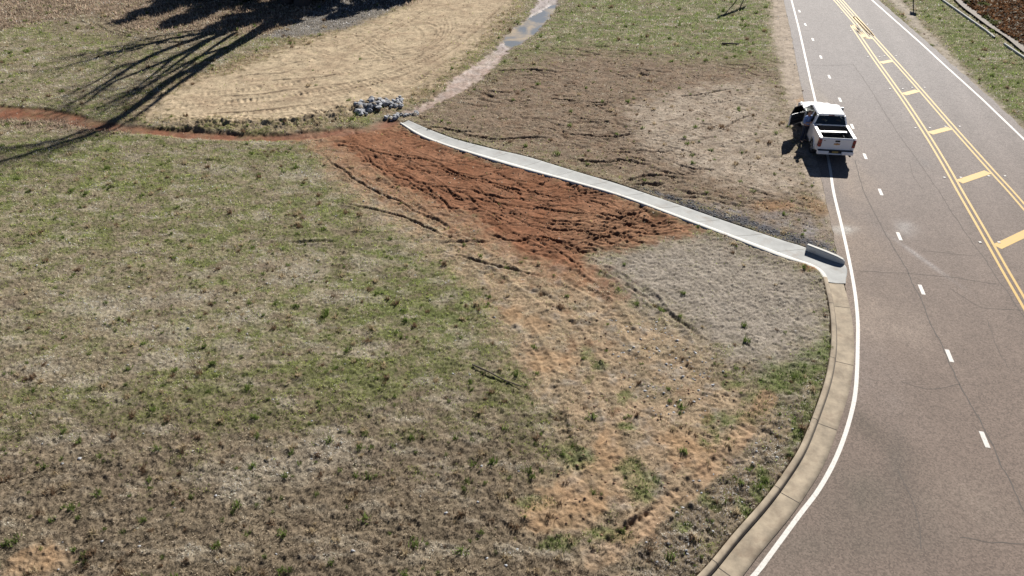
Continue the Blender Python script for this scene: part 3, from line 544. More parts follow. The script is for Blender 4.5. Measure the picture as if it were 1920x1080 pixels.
# scattered weed tufts standing above the turf
def tufts(n_t):
    r0 = rng.random(n_t)*(NR-2); c0 = rng.random(n_t)*(NCc-2); ri, ci = r0.astype(int), c0.astype(int)
    ok = (blocked[ri, ci] < .5) & (rng.random(n_t) < np.clip(fLawn[ri, ci]*1.0+.05, 0, 1)); r0, c0 = r0[ok], c0[ok]; n_t = len(r0); nb_ = 34
    z = np.exp(math.log(13.6)+(math.log(64.)-math.log(13.6))*r0/(NR-1)); yy = (z-CAM_H*SP)/CP; xx = z*(-.86+1.72*c0/(NCc-1)); hz = Hg[r0.astype(int), c0.astype(int)]
    sz = (.07+.12*rng.random(n_t)**2)*np.maximum(1, z/28.)**.5; kind = rng.random(n_t)
    base = np.where((kind < .45)[:, None], np.float32((.15, .20, .055)), np.where((kind < .75)[:, None], np.float32((.46, .37, .24)), np.float32((.20, .135, .085))))
    rep = lambda a: np.repeat(a, nb_, 0); n = n_t*nb_; S_ = rep(sz); az = rng.random(n)*6.283; ti = np.abs(rng.normal(0, .6, n)); ln = S_*(.5+.7*rng.random(n)); wd = .10*S_
    bx_ = rep(xx)+rng.normal(0, .35, n)*S_; by_ = rep(yy)+rng.normal(0, .35, n)*S_; bz_ = rep(hz); a2 = rng.random(n)*6.283
    V = np.empty((n, 3, 3), np.float32)
    V[:, 0] = np.stack([bx_-np.cos(a2)*wd, by_-np.sin(a2)*wd, bz_-.01], 1); V[:, 1] = np.stack([bx_+np.cos(a2)*wd, by_+np.sin(a2)*wd, bz_-.01], 1)
    V[:, 2] = np.stack([bx_+np.sin(ti)*np.cos(az)*ln, by_+np.sin(ti)*np.sin(az)*ln, bz_+np.cos(ti)*ln], 1)
    k = rep(base)*(.6+.7*rng.random((n, 1)))
    return np_mesh('weed_tufts', V.reshape(-1, 3), np.arange(3*n).reshape(-1, 3), m_blade, col=np.repeat(k, 3, 0))
tag(tufts(4200), 'small scattered weed and grass tufts dotted over the open field', 'weeds', kind='stuff')

# ------------------------------------------------------------------ road
yr_ = np.r_[np.arange(1.5, 64, .12), np.linspace(64.5, 170, 60)]; nc = 150
xl, xr = road_left(yr_), road_right(yr_); tt = np.linspace(0, 1, nc)
RX = xl[:, None]+(xr-xl)[:, None]*tt[None, :]; RY = np.repeat(yr_[:, None], nc, 1)
px_, py_ = RX.ravel().astype(np.float32), RY.ravel().astype(np.float32)
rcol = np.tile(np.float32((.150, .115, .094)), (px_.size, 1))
rcol = lerp(rcol, (.205, .188, .180), sstep(16, 48, py_)*.95)  # far asphalt paler: glare and haze put into its colour
dl, sl, sgl = sd_line(px_, py_, L_left)
nz1 = fbm(px_*.45, py_*.25, 141, 4); nz2 = fbm(px_*1.6, py_*1.1, 142, 4)
rcol = lerp(rcol, (.215, .165, .125), np.exp(-(dl/1.3)**2)*np.clip(.5+nz1, 0, 1)*sstep(16, 24, py_)*(1-sstep(34, 44, py_)))
for u, v, a, b_, rot, amt, c_ in [(1640, 810, .5, 1.3, 25, .85, (.105, .082, .065)), (1620, 930, 1.3, 1.0, 0, .75, (.11, .09, .072)), (1690, 900, .35, 1.6, -18, .75, (.105, .085, .07)), (1600, 1010, 2., .7, 0, .65, (.12, .096, .078)), (1740, 1010, .5, .9, -20, .4, (.11, .09, .075)), (1500, 1040, 1.4, .6, 0, .25, (.12, .1, .08)),
        (1575, 432, .55, .30, 0, .8, (.33, .31, .28)), (1592, 428, .28, .22, 0, .8, (.40, .385, .36)), (1700, 430, .35, .55, -30, .35, (.36, .35, .34)), (1722, 480, .10, 1.5, 18, .32, (.38, .37, .37)), (1695, 420, .3, .3, 0, .35, (.36, .35, .34)), (1660, 600, 1.8, 1.4, 0, .35, (.235, .19, .155)), (1630, 700, 1.0, 2., 0, .25, (.22, .185, .165)), (1830, 950, 1.5, 1., 0, .3, (.19, .155, .125)), (1730, 305, .4, .5, 0, .4, (.14, .13, .125)), (1595, 330, .8, 1.6, 0, .5, (.24, .19, .15)), (1530, 170, .35, 3., 0, .35, (.25, .22, .18))]:
    cx, cy = G(u, v); q = R(rot); ex, ey = px_-cx, py_-cy; e1 = ex*math.cos(q)+ey*math.sin(q); e2 = -ex*math.sin(q)+ey*math.cos(q)
    rcol = lerp(rcol, c_, np.clip(amt*np.exp(-(e1/a)**2-(e2/b_)**2)*(1+1.3*nz2+.6*nz1), 0, 1))
# tyre paths run with the lanes
lane = np.cos((dl-1.1)*2*math.pi/1.8); rcol *= (1+.05*lane*sstep(2, 6, dl)+.10*nz1+.07*nz2)[:, None]
rcol = np.clip(rcol, .03, .6)
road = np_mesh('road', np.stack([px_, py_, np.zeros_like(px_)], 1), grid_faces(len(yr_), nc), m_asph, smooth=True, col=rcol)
tag(road, kind='structure')
def strip(name, P, wdt, z, mat, parent, a0=None, ragged=0.):
    N = normals2(P); wv = np.full(len(P), wdt/2)
    if ragged: wv = wv*(1+ragged*fbm(np.arange(len(P))*.31, np.zeros(len(P)), 155+len(P), 3))
    A = P+N*wv[:, None]; B = P-N*wv[:, None]
    V = np.concatenate([np.c_[A, np.full(len(P), z)], np.c_[B, np.full(len(P), z)]]); n = len(P); i = np.arange(n-1)
    return np_mesh(name, V, np.stack([i, i+n, i+n+1, i+1], 1), mat, parent)
strip('edge_line', resample(L_left, .25), .118, .004, m_white, road, ragged=.08)
strip('edge_line', resample(L_right, .5), .13, .004, m_white, road, ragged=.08)
yl = catmull(np.array([[40., 170.], [26.15, 60.6], [24.87, 53.7], [23.68, 47.1], [22.8, 41.9], [22.28, 38.9], [21.46, 34.6], [20.72, 31.1], [20.12, 28.5], [19.44, 25.46], [18.98, 23.46], [18.5, 21.34], [16.9, 14.], [15.4, 7.], [14.6, 2.]]), 8)
yrr = catmull(np.array([[41., 172.], [26.62, 60.6], [25.9, 56.], [25.28, 50.8], [24.68, 46.1], [24.02, 41.], [23.35, 36.1], [22.68, 30.87], [22.4, 28.5], [22.05, 26.], [20.8, 17.], [19.3, 8.], [18.4, 2.]]), 8)
for P in (yl, yrr):
    Nn = normals2(P)
    for s in (-.115, .115): strip('centre_line', resample(P+Nn*s, .3), .10, .004, m_yel, road, ragged=.08)
def lx(P, yv): o = np.argsort(P[:, 1]); return np.interp(yv, P[o, 1], P[o, 0])
for (u0, v0), (u1, v1) in [((1618, 71.7), (1635, 69)), ((1650, 118), (1675, 113)), ((1688, 177), (1722, 168)), ((1732, 250), (1783, 237)), ((1787, 341), (1855, 318)), ((1865, 463), (1920, 437))]:
    a = np.array(G(u0, v0)); b = np.array(G(u1, v1)); dirv = (b-a)/np.linalg.norm(b-a)
    a2 = np.array([lx(yl, a[1])+.2, a[1]]); k = (lx(yrr, a[1]+.7)-.2-a2[0])/dirv[0]
    strip('cross_bar', resample(np.array([a2, a2+dirv*k]), .2), .38, .006, m_yel, road, ragged=.05)
a = np.array([18.0, 18.6]); strip('cross_bar', np.array([a, a+np.array([3.3, 1.9])]), .46, .006, m_yel, road)
dash = [(1499, 21), (1510, 46), (1524, 74), (1539, 107), (1555, 144), (1575, 187), (1598, 237), (1622, 293), (1651, 360), (1686, 443), (1728, 543), (1780, 667), (1846, 824)]
dg = GP(dash); dg = np.vstack([dg, dg[-1]+(dg[-1]-dg[-2])])
for i in range(len(dg)):
    t = dg[min(i+1, len(dg)-1)]-dg[max(i-1, 0)]; t = t/np.linalg.norm(t)
    strip('lane_dash', np.array([dg[i]-t*.31, dg[i], dg[i]+t*.31]), .135, .004, m_white, road)
bmk = bmesh.new()
for P, off in ((yl, -.42), (yrr, .42)):
    for q in resample(P, 5.6):
        if 18 < q[1] < 62:
            tq = .12*np.array([1., .25])
            for s in (-1, 1): box(bmk, (q[0]+off*s*.9-.05, q[1]-.05, .002), (q[0]+off*s*.9+.05, q[1]+.05, .02))
obj('pavement_marker', bmk, m_white, road)
def crack(pts, wdt, seed):
    P = resample(catmull(GP(pts), 6), .12); N = normals2(P); s = np.arange(len(P))*.12
    P = P+N*(.10*fbm(s*.5, s*0, seed, 3)+.05*fbm(s*2.6, s*0+5, seed, 3))[:, None]
    strip('crack', P, wdt, .003, m_crack, road, ragged=.9)
crack([(1603, 300), (1611, 330), (1620, 360), (1647, 413), (1675, 465), (1703, 513), (1747, 607), (1800, 722), (1847, 807), (1897, 913), (1930, 975)], .035, 1)
crack([(1600, 120), (1630, 165), (1655, 205), (1690, 260), (1720, 300), (1767, 370), (1813, 440), (1847, 487), (1887, 547), (1925, 600)], .026, 2)
crack([(1603, 507), (1660, 512), (1740, 515), (1800, 522), (1870, 533)], .022, 3)
crack([(1780, 540), (1830, 570), (1860, 578), (1920, 582)], .018, 4); crack([(1690, 716), (1745, 728), (1800, 720)], .018, 5)
crack([(1800, 1008), (1860, 1018), (1925, 1020)], .02, 6); crack([(1730, 470), (1780, 475), (1830, 480)], .016, 7)
crack([(1520, 122), (1560, 123), (1600, 121)], .03, 8); crack([(1705, 300), (1712, 330), (1730, 355)], .018, 9); crack([(1850, 600), (1870, 650), (1890, 690)], .016, 10)
crack([(1683, 880), (1715, 960), (1730, 1030)], .02, 11)

# ------------------------------------------------------------------ sweeps of concrete
def sweep(name, rails, mat, parent):
    """rails: list of (n,3) arrays, skinned in order"""
    A = np.stack(rails, 0); k, n = A.shape[:2]; V = A.reshape(-1, 3)
    return np_mesh(name, V, grid_faces(k, n), mat, parent)
def at(P, off, z): 
    return np.c_[P+NK*off, np.full(len(P), z)]
kerbthing = tag(empty('kerb_and_gutter', (*L_kerb[40], 0)), 'weathered tan concrete kerb and gutter curving round the lawn corner', 'kerb')
K = resample(L_kerb, .18); NK = normals2(K)
gmid = np.array([G(1590, 613)]); side = 1. if np.dot(NK[len(NK)//6], gmid[0]-K[len(K)//6]) > 0 else -1.
NK = NK*side                                              # towards the road
o3 = np.array(kerbthing.location)
def rel(r): return [q-o3 for q in r]
sweep('kerb', rel([at(K, -.17, -.1), at(K, -.17, .115), at(K, -.155, .135), at(K, -.05, .135), at(K, -.02, .12), at(K, .0, .085), at(K, .02, .01)]), m_conc_old, kerbthing)
sweep('seam_shade', rel([at(K, .012, .0145), at(K, .034, .0145)]), m_joint, kerbthing)  # seam line, with the kerb face's shade drawn in as a dark strip
gy0, gx0 = x_of_y(L_gut)
Ge = K+NK*.56
sweep('gutter', rel([at(K, .02, .01), at(K, .2, .012), at(K, .4, .018), at(K, .565, .022), at(K, .575, -.05)]), m_conc_old, kerbthing)
for s in range(9, len(K)-3, 17):
    bj = bmesh.new(); p, n_ = K[s], NK[s]; t = np.array([n_[1], -n_[0]])*.008
    ring = [(-.17, .118), (-.155, .139), (-.05, .139), (-.018, .124), (.003, .087), (.024, .014), (.2, .016), (.4, .022), (.56, .0255)]
    A = [bj.verts.new(Vector((*(p+n_*b-t), z))-Vector(o3)) for b, z in ring]; B2 = [bj.verts.new(Vector((*(p+n_*b+t), z))-Vector(o3)) for b, z in ring]
    for i in range(len(ring)-1): bj.faces.new((A[i], A[i+1], B2[i+1], B2[i]))
    obj('joint', bj, m_joint, kerbthing)
# flume
fl = tag(empty('concrete_flume', (4., 30., 0)), 'long pale new concrete drainage flume running from the road to the rocks', 'flume')
nF = 120
def res_n(P, n):
    L = np.r_[0, np.cumsum(np.linalg.norm(np.diff(P, axis=0), axis=1))]; s = np.linspace(0, L[-1], n); return np.stack([np.interp(s, L, P[:, k]) for k in (0, 1)], 1)
A_, B_ = res_n(F_near, nF), res_n(F_far, nF); o3 = np.array(fl.location)
def across(t, z): return np.c_[A_*(1-t)+B_*t, np.full(nF, z)]-o3
dip = across(.0, .11)
sweep('lip', [across(-.02, -.2), across(-.02, .075), across(0., .088), across(.10, .088), across(.15, .075), across(.23, .032)], m_lip_sunlit, fl)
sweep('channel', [across(.23, .032), across(.55, .026), across(.8, .034), across(.96, .05), across(1., .045), across(1.01, -.2)], m_conc_new, fl)  # greyer than the lip: slope turned from the sun, shaded by colour
m_joint2 = M('fine_joint', (.26, .25, .22), .95)
for i in range(6, nF-10, 9):
    bj = bmesh.new(); v0 = [across(t, z)[i] for t, z in ((.105, .092), (.15, .079), (.23, .036), (.55, .030), (.8, .038), (.96, .054))]
    tv = (across(.5, 0)[i+1]-across(.5, 0)[i]); tv = tv/np.linalg.norm(tv)*.008
    A = [bj.verts.new(q-tv) for q in v0]; B2 = [bj.verts.new(q+tv) for q in v0]
    for k in range(5): bj.faces.new((A[k], A[k+1], B2[k+1], B2[k]))
    obj('joint', bj, m_joint2, fl)
# end wall at the road: long low kerb nose
p0, p1 = np.array(G(1510, 470, .03)), np.array(G(1580, 497, .03)); dv = (p1-p0); Lw = np.linalg.norm(dv); dv /= Lw; nv = np.array([-dv[1], dv[0]])
bw = bmesh.new(); prof = [(0, .0), (0, .27), (.03, .30), (.14, .30), (.18, .27), (.18, -.05), (0, -.05)]
rings = []
for s, k in ((0, 1), (Lw*.5, 1), (Lw*.8, .93), (Lw*.95, .8), (Lw*1.0, .55), (Lw*1.02, .2)):
    sq = 1 if s < Lw*.9 else (.85 if s < Lw*.97 else .6 if s < Lw*1.01 else .3)
    rings.append([Vector((*(p0+dv*s+nv*((a-.09)*sq+.09)), b*k if b > 0 else b))-Vector(o3) for a, b in prof])
loft(bw, rings); obj('end_kerb', bw, m_lip_sunlit, fl)  # end kerb shares the paler concrete with sunlight painted in

# ------------------------------------------------------------------ right side: private lane and kerb beyond the verge
cR = resample(np.array([[36.3, 75.], [35.0, 64.], [34.68, 60.5], [34.45, 58.1], [34.12, 54.9], [33.85, 52.2], [33.6, 50.6]]), .4)
cR2 = resample(np.array([[33.5, 49.2], [33.43, 48.4], [33.26, 46.4], [32.9, 42.], [32.3, 36.]]), .4)
for P, lb in ((cR, 'thin pale concrete kerb across the verge, its far length beyond the gap'), (cR2, 'thin pale concrete kerb across the verge, its near length beside the gap')):
    k = tag(empty('kerb', (*P[0], 0)), lb, 'kerb', 'kerbs of the far lane'); o3 = np.array(k.location); NK = normals2(P)
    sweep('kerb_body', [q-o3 for q in (at(P, -.06, -.1), at(P, -.06, .11), at(P, -.04, .13), at(P, .04, .13), at(P, .06, .11), at(P, .06, -.1))], m_conc_new, k)
LA = GP([(1771, -20), (1797, 10), (1826, 33), (1853, 53), (1884, 73), (1920, 103), (2010, 170)]); lo = catmull(LA, 5)
lane_r = lo+np.array([1.55, .3])+np.c_[.35*fbm(lo[:, 1]*.6, lo[:, 1]*0, 171, 3), np.zeros(len(lo))]
V = np.concatenate([np.c_[lo, np.full(len(lo), .14)], np.c_[lane_r, np.full(len(lo), .14)]]); n = len(lo); i = np.arange(n-1)
lane_o = np_mesh('side_road', V, np.stack([i, i+1, i+n+1, i+n], 1), m_asph, col=np.tile(np.float32((.19, .165, .14)), (len(V), 1)))
tag(lane_o, kind='structure')

# ------------------------------------------------------------------ water standing in the ditch head
wm = M('silty_water', (.2, .2, .2), .3, spec=.28, bump=.05, bscale=8)
nt = wm.node_tree; n_ = nt.nodes; bs = n_['Principled BSDF']; nz = n_.new('ShaderNodeTexNoise'); nz.inputs['Scale'].default_value = .55; nz.inputs['Detail'].default_value = 5; nz.inputs['Distortion'].default_value = .6
rmp = n_.new('ShaderNodeValToRGB'); rmp.color_ramp.elements[0].position = .42; rmp.color_ramp.elements[0].color = (.13, .14, .15, 1); rmp.color_ramp.elements[1].position = .58; rmp.color_ramp.elements[1].color = (.33, .265, .18, 1)
nt.links.new(n_['Texture Coordinate'].outputs['Object'], nz.inputs['Vector']); nt.links.new(nz.outputs[0], rmp.inputs[0]); nt.links.new(rmp.outputs[0], bs.inputs['Base Color'])
Pw = catmull(GP([(1064, -2), (1066, 24), (1042, 50), (1016, 72), (988, 88), (960, 100), (934, 94), (918, 74), (944, 48), (976, 26), (1004, 12), (1028, -2)]), 4)
Pw += .12*np.c_[fbm(Pw[:, 0]*2, Pw[:, 1]*2, 5, 2), fbm(Pw[:, 0]*2, Pw[:, 1]*2, 6, 2)]
b = bmesh.new(); b.faces.new([b.verts.new((q[0], q[1], -.10)) for q in Pw]); bmesh.ops.triangulate(b, faces=b.faces)
tag(obj('water', b, wm), kind='structure')

# ------------------------------------------------------------------ rocks
m_grv = M('blue_gravel', (.11, .115, .13), .85, noise=.4, nscale=3)
m_rk = [M('grey_rock', (.21, .215, .23), .85, noise=.35, nscale=5, bump=.4, bscale=14), M('pale_rock', (.32, .33, .35), .8, noise=.3, nscale=5, bump=.4, bscale=14), M('buff_rock', (.23, .19, .145), .85, noise=.3, nscale=5, bump=.4, bscale=14)]
def rock_mesh(seed, mat):
    rr = random.Random(seed); b = bmesh.new(); bmesh.ops.create_icosphere(b, subdivisions=2, radius=1)
    pl = []
    for _ in range(9):
        v = Vector((rr.gauss(0, 1), rr.gauss(0, 1), rr.gauss(0, 1))).normalized(); pl.append((v, .55+.35*rr.random()))
    for v in b.verts:
        for n_, d in pl:
            k = v.co.dot(n_)-d
            if k > 0: v.co -= n_*k
        v.co += Vector((rr.gauss(0, .03), rr.gauss(0, .03), rr.gauss(0, .03)))
    bmesh.ops.recalc_face_normals(b, faces=b.faces); me = bpy.data.meshes.new('rock'); b.to_mesh(me); b.free(); me.materials.append(mat); return me
rms = [rock_mesh(i, m_rk[(0, 1, 1, 0, 1, 2)[i % 6]]) for i in range(12)]
def rock(u, v, s, z, label, group):
    gx_, gy_ = G(u, v); o = bpy.data.objects.new('rock', rms[random.randrange(12)]); C.objects.link(o)
    zz_ = CAM_H*SP+gy_*CP; z += Hg[int(np.interp(gy_, Dr, np.arange(NR))), int(np.clip((gx_/zz_+.86)/1.72*(NCc-1), 0, NCc-1))]; o.location = (gx_, gy_, z); o.scale = (s*random.uniform(.8, 1.35), s*random.uniform(.8, 1.2), s*random.uniform(.55, .85)); o.rotation_euler = (random.uniform(-.5, .5), random.uniform(-.5, .5), random.uniform(0, 6.28))
    tag(o, label, 'rock', group)
rp = random.Random(4)
for i in range(92):
    t = rp.random(); u = 668+t*88; v = 209-t*16+rp.gauss(0, 1)*(5-1.5*t)
    if v > 218: v = 214
    rock(u, v, rp.uniform(.12, .26)*(1-.3*t), .02+.07*rp.random(), 'angular grey riprap stone in the heap beside the muddy channel', 'riprap heap beside the channel')
for i in range(34):
    t = rp.random(); u = 722+t*62; v = 221-t*8+rp.gauss(0, 1.6)
    rock(u, v, rp.uniform(.08, .16), .03, 'small pale stone strewn at the tip of the concrete flume', 'stones at the flume tip')
for u, v, s in [(1100, 307, .10), (1207, 442, .08), (1222, 440, .08), (1187, 435, .05)]: pass
# pebbles and clods
def bits(name, pts, smin, smax, mat, label, cat):
    V = []; F = []; base = np.array([(1, 0, -.3), (-.5, .85, -.3), (-.5, -.85, -.3), (.1, .1, .8), (.6, .5, .2), (-.7, .1, .3), (.2, -.7, .25)]); fc = [(0, 4, 6), (4, 3, 6), (6, 3, 5), (5, 3, 4), (4, 1, 5), (0, 1, 4), (1, 2, 5), (5, 2, 6), (2, 0, 6)]
    for k, (gx_, gy_) in enumerate(pts):
        s = rng.uniform(smin, smax); a = rng.random()*6.28; Rm = np.array([[math.cos(a), -math.sin(a), 0], [math.sin(a), math.cos(a), 0], [0, 0, 1]])
        q = (base*(1+.25*rng.normal(size=base.shape)))@Rm.T*s*np.array([1.2, 1, .7])
        zz = (CAM_H*SP+gy_*CP); r = np.clip(int(np.interp(gy_, Dr, np.arange(NR))), 0, NR-1); c = np.clip(int((gx_/zz+.86)/1.72*(NCc-1)), 0, NCc-1)
        if blocked[r, c] > .5: continue
        F += [[j+len(V) for j in f] for f in fc]; V += list(q+np.array([gx_, gy_, Hg[r, c]+.2*s]))
    tag(np_mesh(name, np.array(V), np.array(F), mat), label, cat, kind='stuff')
def scatter(poly, n):
    P = GP(poly); lo_, hi_ = P.min(0), P.max(0); q = rng.random((n*4, 2))*(hi_-lo_)+lo_; ins = sd_poly(q[:, 0].astype(np.float32), q[:, 1].astype(np.float32), P) < 0; return list(q[ins][:n])
bits('pebbles', scatter([(1140, 590), (1270, 600), (1360, 700), (1330, 820), (1230, 780), (1150, 700)], 130)+scatter([(1300, 900), (1520, 760), (1440, 950), (1330, 1060), (1180, 1060)], 40)+scatter([(0, 250), (900, 350), (1000, 1070), (0, 1070)], 110)+scatter([(1450, 0), (1490, 0), (1560, 400), (1530, 400)], 150)+scatter([(1655, 0), (1700, 0), (1920, 220), (1920, 260)], 120), .018, .05, m_rk[1], 'small whitish stones scattered over the disturbed soil', 'pebbles')
bits('gravel', scatter([(1200, 352), (1265, 368), (1345, 392), (1460, 432), (1545, 455), (1582, 486), (1500, 460), (1400, 427), (1300, 391), (1225, 366)], 1500), .015, .045, m_grv, 'blue grey gravel banked along the upper side of the flume', 'gravel')
m_clod = M('soil_clod', (.17, .10, .06), .95, noise=.3, nscale=4)
bits('soil_clods', scatter([(780, 225), (920, 130), (1200, 100), (1460, 140), (1560, 440), (1160, 345)], 1500)+scatter([(600, 255), (750, 240), (1300, 430), (1110, 500), (800, 380)], 350)+scatter([(1000, 520), (1340, 660), (1400, 760), (1130, 1040), (990, 950), (1080, 820)], 200)+scatter([(280, 200), (640, 228), (800, 150), (960, 0), (800, 0), (520, 100)], 300), .018, .05, m_clod, 'dark crumbs and clods of broken soil on the bare ground', 'clods')
m_leaf = [M('dead_leaf', (.16, .085, .045), .9, noise=.5, nscale=3), ]
def leaves(n):
    P = GP([(1785, -10), (1828, 25), (1871, 58), (1920, 90), (2050, 170), (2100, -10)]); lo_, hi_ = P.min(0), P.max(0); q = rng.random((n*3, 2))*(hi_-lo_)+lo_
    q = q[sd_poly(q[:, 0].astype(np.float32), q[:, 1].astype(np.float32), P) < 0][:n]; n = len(q)
    a = rng.normal(size=(n, 3))*.09; b_ = rng.normal(size=(n, 3))*.09; z0 = .06+.16*np.clip(fbm(q[:, 0], q[:, 1], 7, 3)+.4, 0, 1)+.05*rng.random(n)
    c0 = np.c_[q, z0]; V = np.stack([c0-a, c0+b_, c0+a, c0-b_], 1).reshape(-1, 3)
    k = np.where((rng.random(n) < .25)[:, None], np.float32((.26, .225, .18)), np.float32((.15, .08, .042)))*(.5+rng.random(n))[:, None]
    gsel = fbm(q[:, 0]*.5, q[:, 1]*.5, 8, 2) > .28; k = np.where(gsel[:, None], np.float32((.10, .11, .045)), k)
    tag(np_mesh('leaf_litter', V, np.arange(4*n).reshape(-1, 4), m_blade, col=np.repeat(k, 4, 0)), 'brown leaf litter and low growth beyond the far lane', 'leaf litter', kind='stuff')
leaves(26000)

# ------------------------------------------------------------------ pickup truck (local: +Y forward, X right)
TRUCK = Vector((15.74, 34.08, 0)); TYAW = R(-7.)
tr = tag(empty('pickup_truck', TRUCK, TYAW), 'white crew cab pickup truck parked on the road edge with its left front door open', 'pickup truck'); tr.scale = (.9, .9, .9)
def arch(cy, r=.47, n=9, z0=.44, zc_=.40):
    a0 = math.asin((z0-zc_)/r); return [(cy-math.cos(t)*r, zc_+math.sin(t)*r) for t in np.linspace(a0, math.pi-a0, n)]
low = [(-2.86, .62)]+arch(-1.80)+arch(1.86)+[(2.62, .46), (2.76, .62)]
DY0, DY1 = -.18, .98
top_r = [(2.78, .98), (2.70, 1.10), (1.9, 1.205), (1.40, 1.25), (-1.02, 1.27), (-1.06, 1.35), (-2.86, 1.35)]
top_l = [(2.78, .98), (2.70, 1.10), (1.9, 1.205), (1.40, 1.25), (DY1, 1.255), (DY1, .56), (DY0, .56), (DY0, 1.265), (-1.02, 1.27), (-1.06, 1.35), (-2.86, 1.35)]
bb = bmesh.new()
for sgn, tp in ((1, top_r), (-1, top_l)):
    vs = prism(bb, low+tp, sgn*.79, sgn*.975)
    for v in vs:
        if abs(v.co.x) > .9:
            k = .02
            if v.co.z > 1.0: k += (v.co.z-1.0)*.14
            if v.co.z < .6: k += .03
            if v.co.y > 2.2: k += (v.co.y-2.2)*.25
            if v.co.y < -2.6: k += .02
            v.co.x -= sgn*k
    # flared wheel arch lips
    for cy in (-1.80, 1.86):
        a = arch(cy, .48); tube(bb, [(sgn*.955, p[0], p[1]) for p in a], .028, 6)
# hood
hy = np.linspace(1.36, 2.76, 8); hx = np.linspace(-.86, .86, 11); g = []
for yv in hy:
    f = (yv-1.36)/1.4; row = []
    for xv in hx:
        zz = 1.285-.05*f-.13*f**4-.035*(abs(xv)/.86)**4+.03*(1-sstep(.35, .5, abs(xv)))
        row.append(bb.verts.new((xv*(1-.05*f), yv, zz)))
    g.append(row)
for a, b_ in zip(g[:-1], g[1:]):
    for i in range(len(hx)-1): bb.faces.new((a[i], a[i+1], b_[i+1], b_[i]))
box(bb, (-.80, 2.62, .62), (.80, 2.77, 1.10), .03)
box(bb, (-.80, 1.28, .95), (.80, 1.40, 1.245), .02)                      # cowl
obj('body', bb, m_tp, tr)
# bed
bb = bmesh.new()
box(bb, (-.80, -2.80, .74), (.80, -1.05, .80)); box(bb, (-.80, -1.10, .80), (.80, -1.04, 1.31))
for s in (-1, 1):
    box(bb, (s*.79-.012, -2.80, .80), (s*.79+.012, -1.10, 1.33)); box(bb, (s*.70-.1, -2.2, .80), (s*.70+.1, -1.38, 1.02), .04)
for k in range(9): box(bb, (-.6+.15*k-.02, -2.79, .80), (-.6+.15*k+.02, -1.12, .812))
obj('bed_liner', bb, m_liner, tr)
bb = bmesh.new(); box(bb, (-.80, -1.115, 1.30), (.80, -1.03, 1.355), .015)
for s in (-1, 1): box(bb, (min(s*.78, s*.93), -2.84, 1.352), (max(s*.78, s*.93), -1.08, 1.366), .006)
obj('bed_rail', bb, m_tp, tr)
# underbody
bb = bmesh.new(); box(bb, (-.72, -2.80, .40), (.72, 2.60, .60), .03)
for cy in (-1.80, 1.86):
    for s in (-1, 1): box(bb, (min(s*.60, s*.80), cy-.52, .5), (max(s*.60, s*.80), cy+.52, .95))
obj('underbody', bb, m_blk, tr)
# tailgate
tg_b = bmesh.new(); prism(tg_b, [(-2.875, .70), (-2.80, .70), (-2.80, 1.345), (-2.86, 1.355), (-2.90, 1.30), (-2.882, 1.08)], -.775, .775)
bmesh.ops.bevel(tg_b, geom=[e for e in tg_b.edges], offset=.012, segments=2, affect='EDGES')
tg_ = obj('tailgate', tg_b, m_tp, tr)
bb = bmesh.new(); box(bb, (-.12, -2.915, 1.15), (.12, -2.882, 1.245), .012); obj('handle', bb, m_blk, tg_)
bb = bmesh.new()
bow = [(-.13, .035), (-.045, .035), (-.035, .05), (.05, .05), (.04, .035), (.14, .035), (.12, -.035), (.035, -.035), (.025, -.05), (-.06, -.05), (-.05, -.035), (-.15, -.035)]
prism(bb, [(a, 1.04+b_) for a, b_ in bow], -2.91, -2.88, axis=1); obj('emblem', bb, m_gold, tg_)
bb = bmesh.new(); prism(bb, [(a*1.16, 1.04+b_*1.25) for a, b_ in bow], -2.902, -2.876, axis=1); obj('emblem_rim', bb, m_chrome, tg_)
bb = bmesh.new(); box(bb, (-.71, -2.905, 1.20), (-.62, -2.885, 1.225)); obj('badge', bb, m_blk, tg_)
# rear bumper
bb = bmesh.new()
for lo_, hi_ in (((-.93, -3.02, .47), (-.33, -2.84, .67)), ((.33, -3.02, .47), (.93, -2.84, .67)), ((-.34, -2.99, .46), (.34, -2.86, .53))): box(bb, lo_, hi_, .035)
rbm = obj('rear_bumper', bb, m_tp, tr)
bb = bmesh.new(); box(bb, (-.90, -3.0, .672), (.90, -2.83, .695), .008); box(bb, (-.32, -2.93, .53), (.32, -2.86, .67)); obj('step_pad', bb, m_blk, rbm)
bb = bmesh.new(); box(bb, (-.155, -2.955, .54), (.155, -2.932, .66), .005); obj('license_plate', bb, m_plate, rbm)
bb = bmesh.new(); tube(bb, [(.74, -2.6, .42), (.80, -3.0, .42)], .045, 10); obj('tailpipe', bb, m_blk, tr)
# tail lights
for s in (-1, 1):
    bb = bmesh.new(); box(bb, (min(s*.785, s*.945), -2.90, .84), (max(s*.785, s*.945), -2.70, 1.27), .025); tl = obj('tail_light', bb, m_red, tr)
    bb = bmesh.new(); box(bb, (min(s*.80, s*.93), -2.908, .99), (max(s*.80, s*.93), -2.88, 1.07), .006); obj('lens', bb, m_dred, tl)
# front
bb = bmesh.new(); box(bb, (-.92, 2.70, .44), (.92, 2.90, .66), .05); obj('front_bumper', bb, m_tp, tr)
bb = bmesh.new(); box(bb, (-.58, 2.76, .70), (.58, 2.80, 1.04), .02); obj('grille', bb, m_blk, tr)
for s in (-1, 1):
    bb = bmesh.new(); box(bb, (min(s*.60, s*.88), 2.70, .82), (max(s*.60, s*.88), 2.795, 1.04), .02); obj('headlight', bb, m_head, tr)
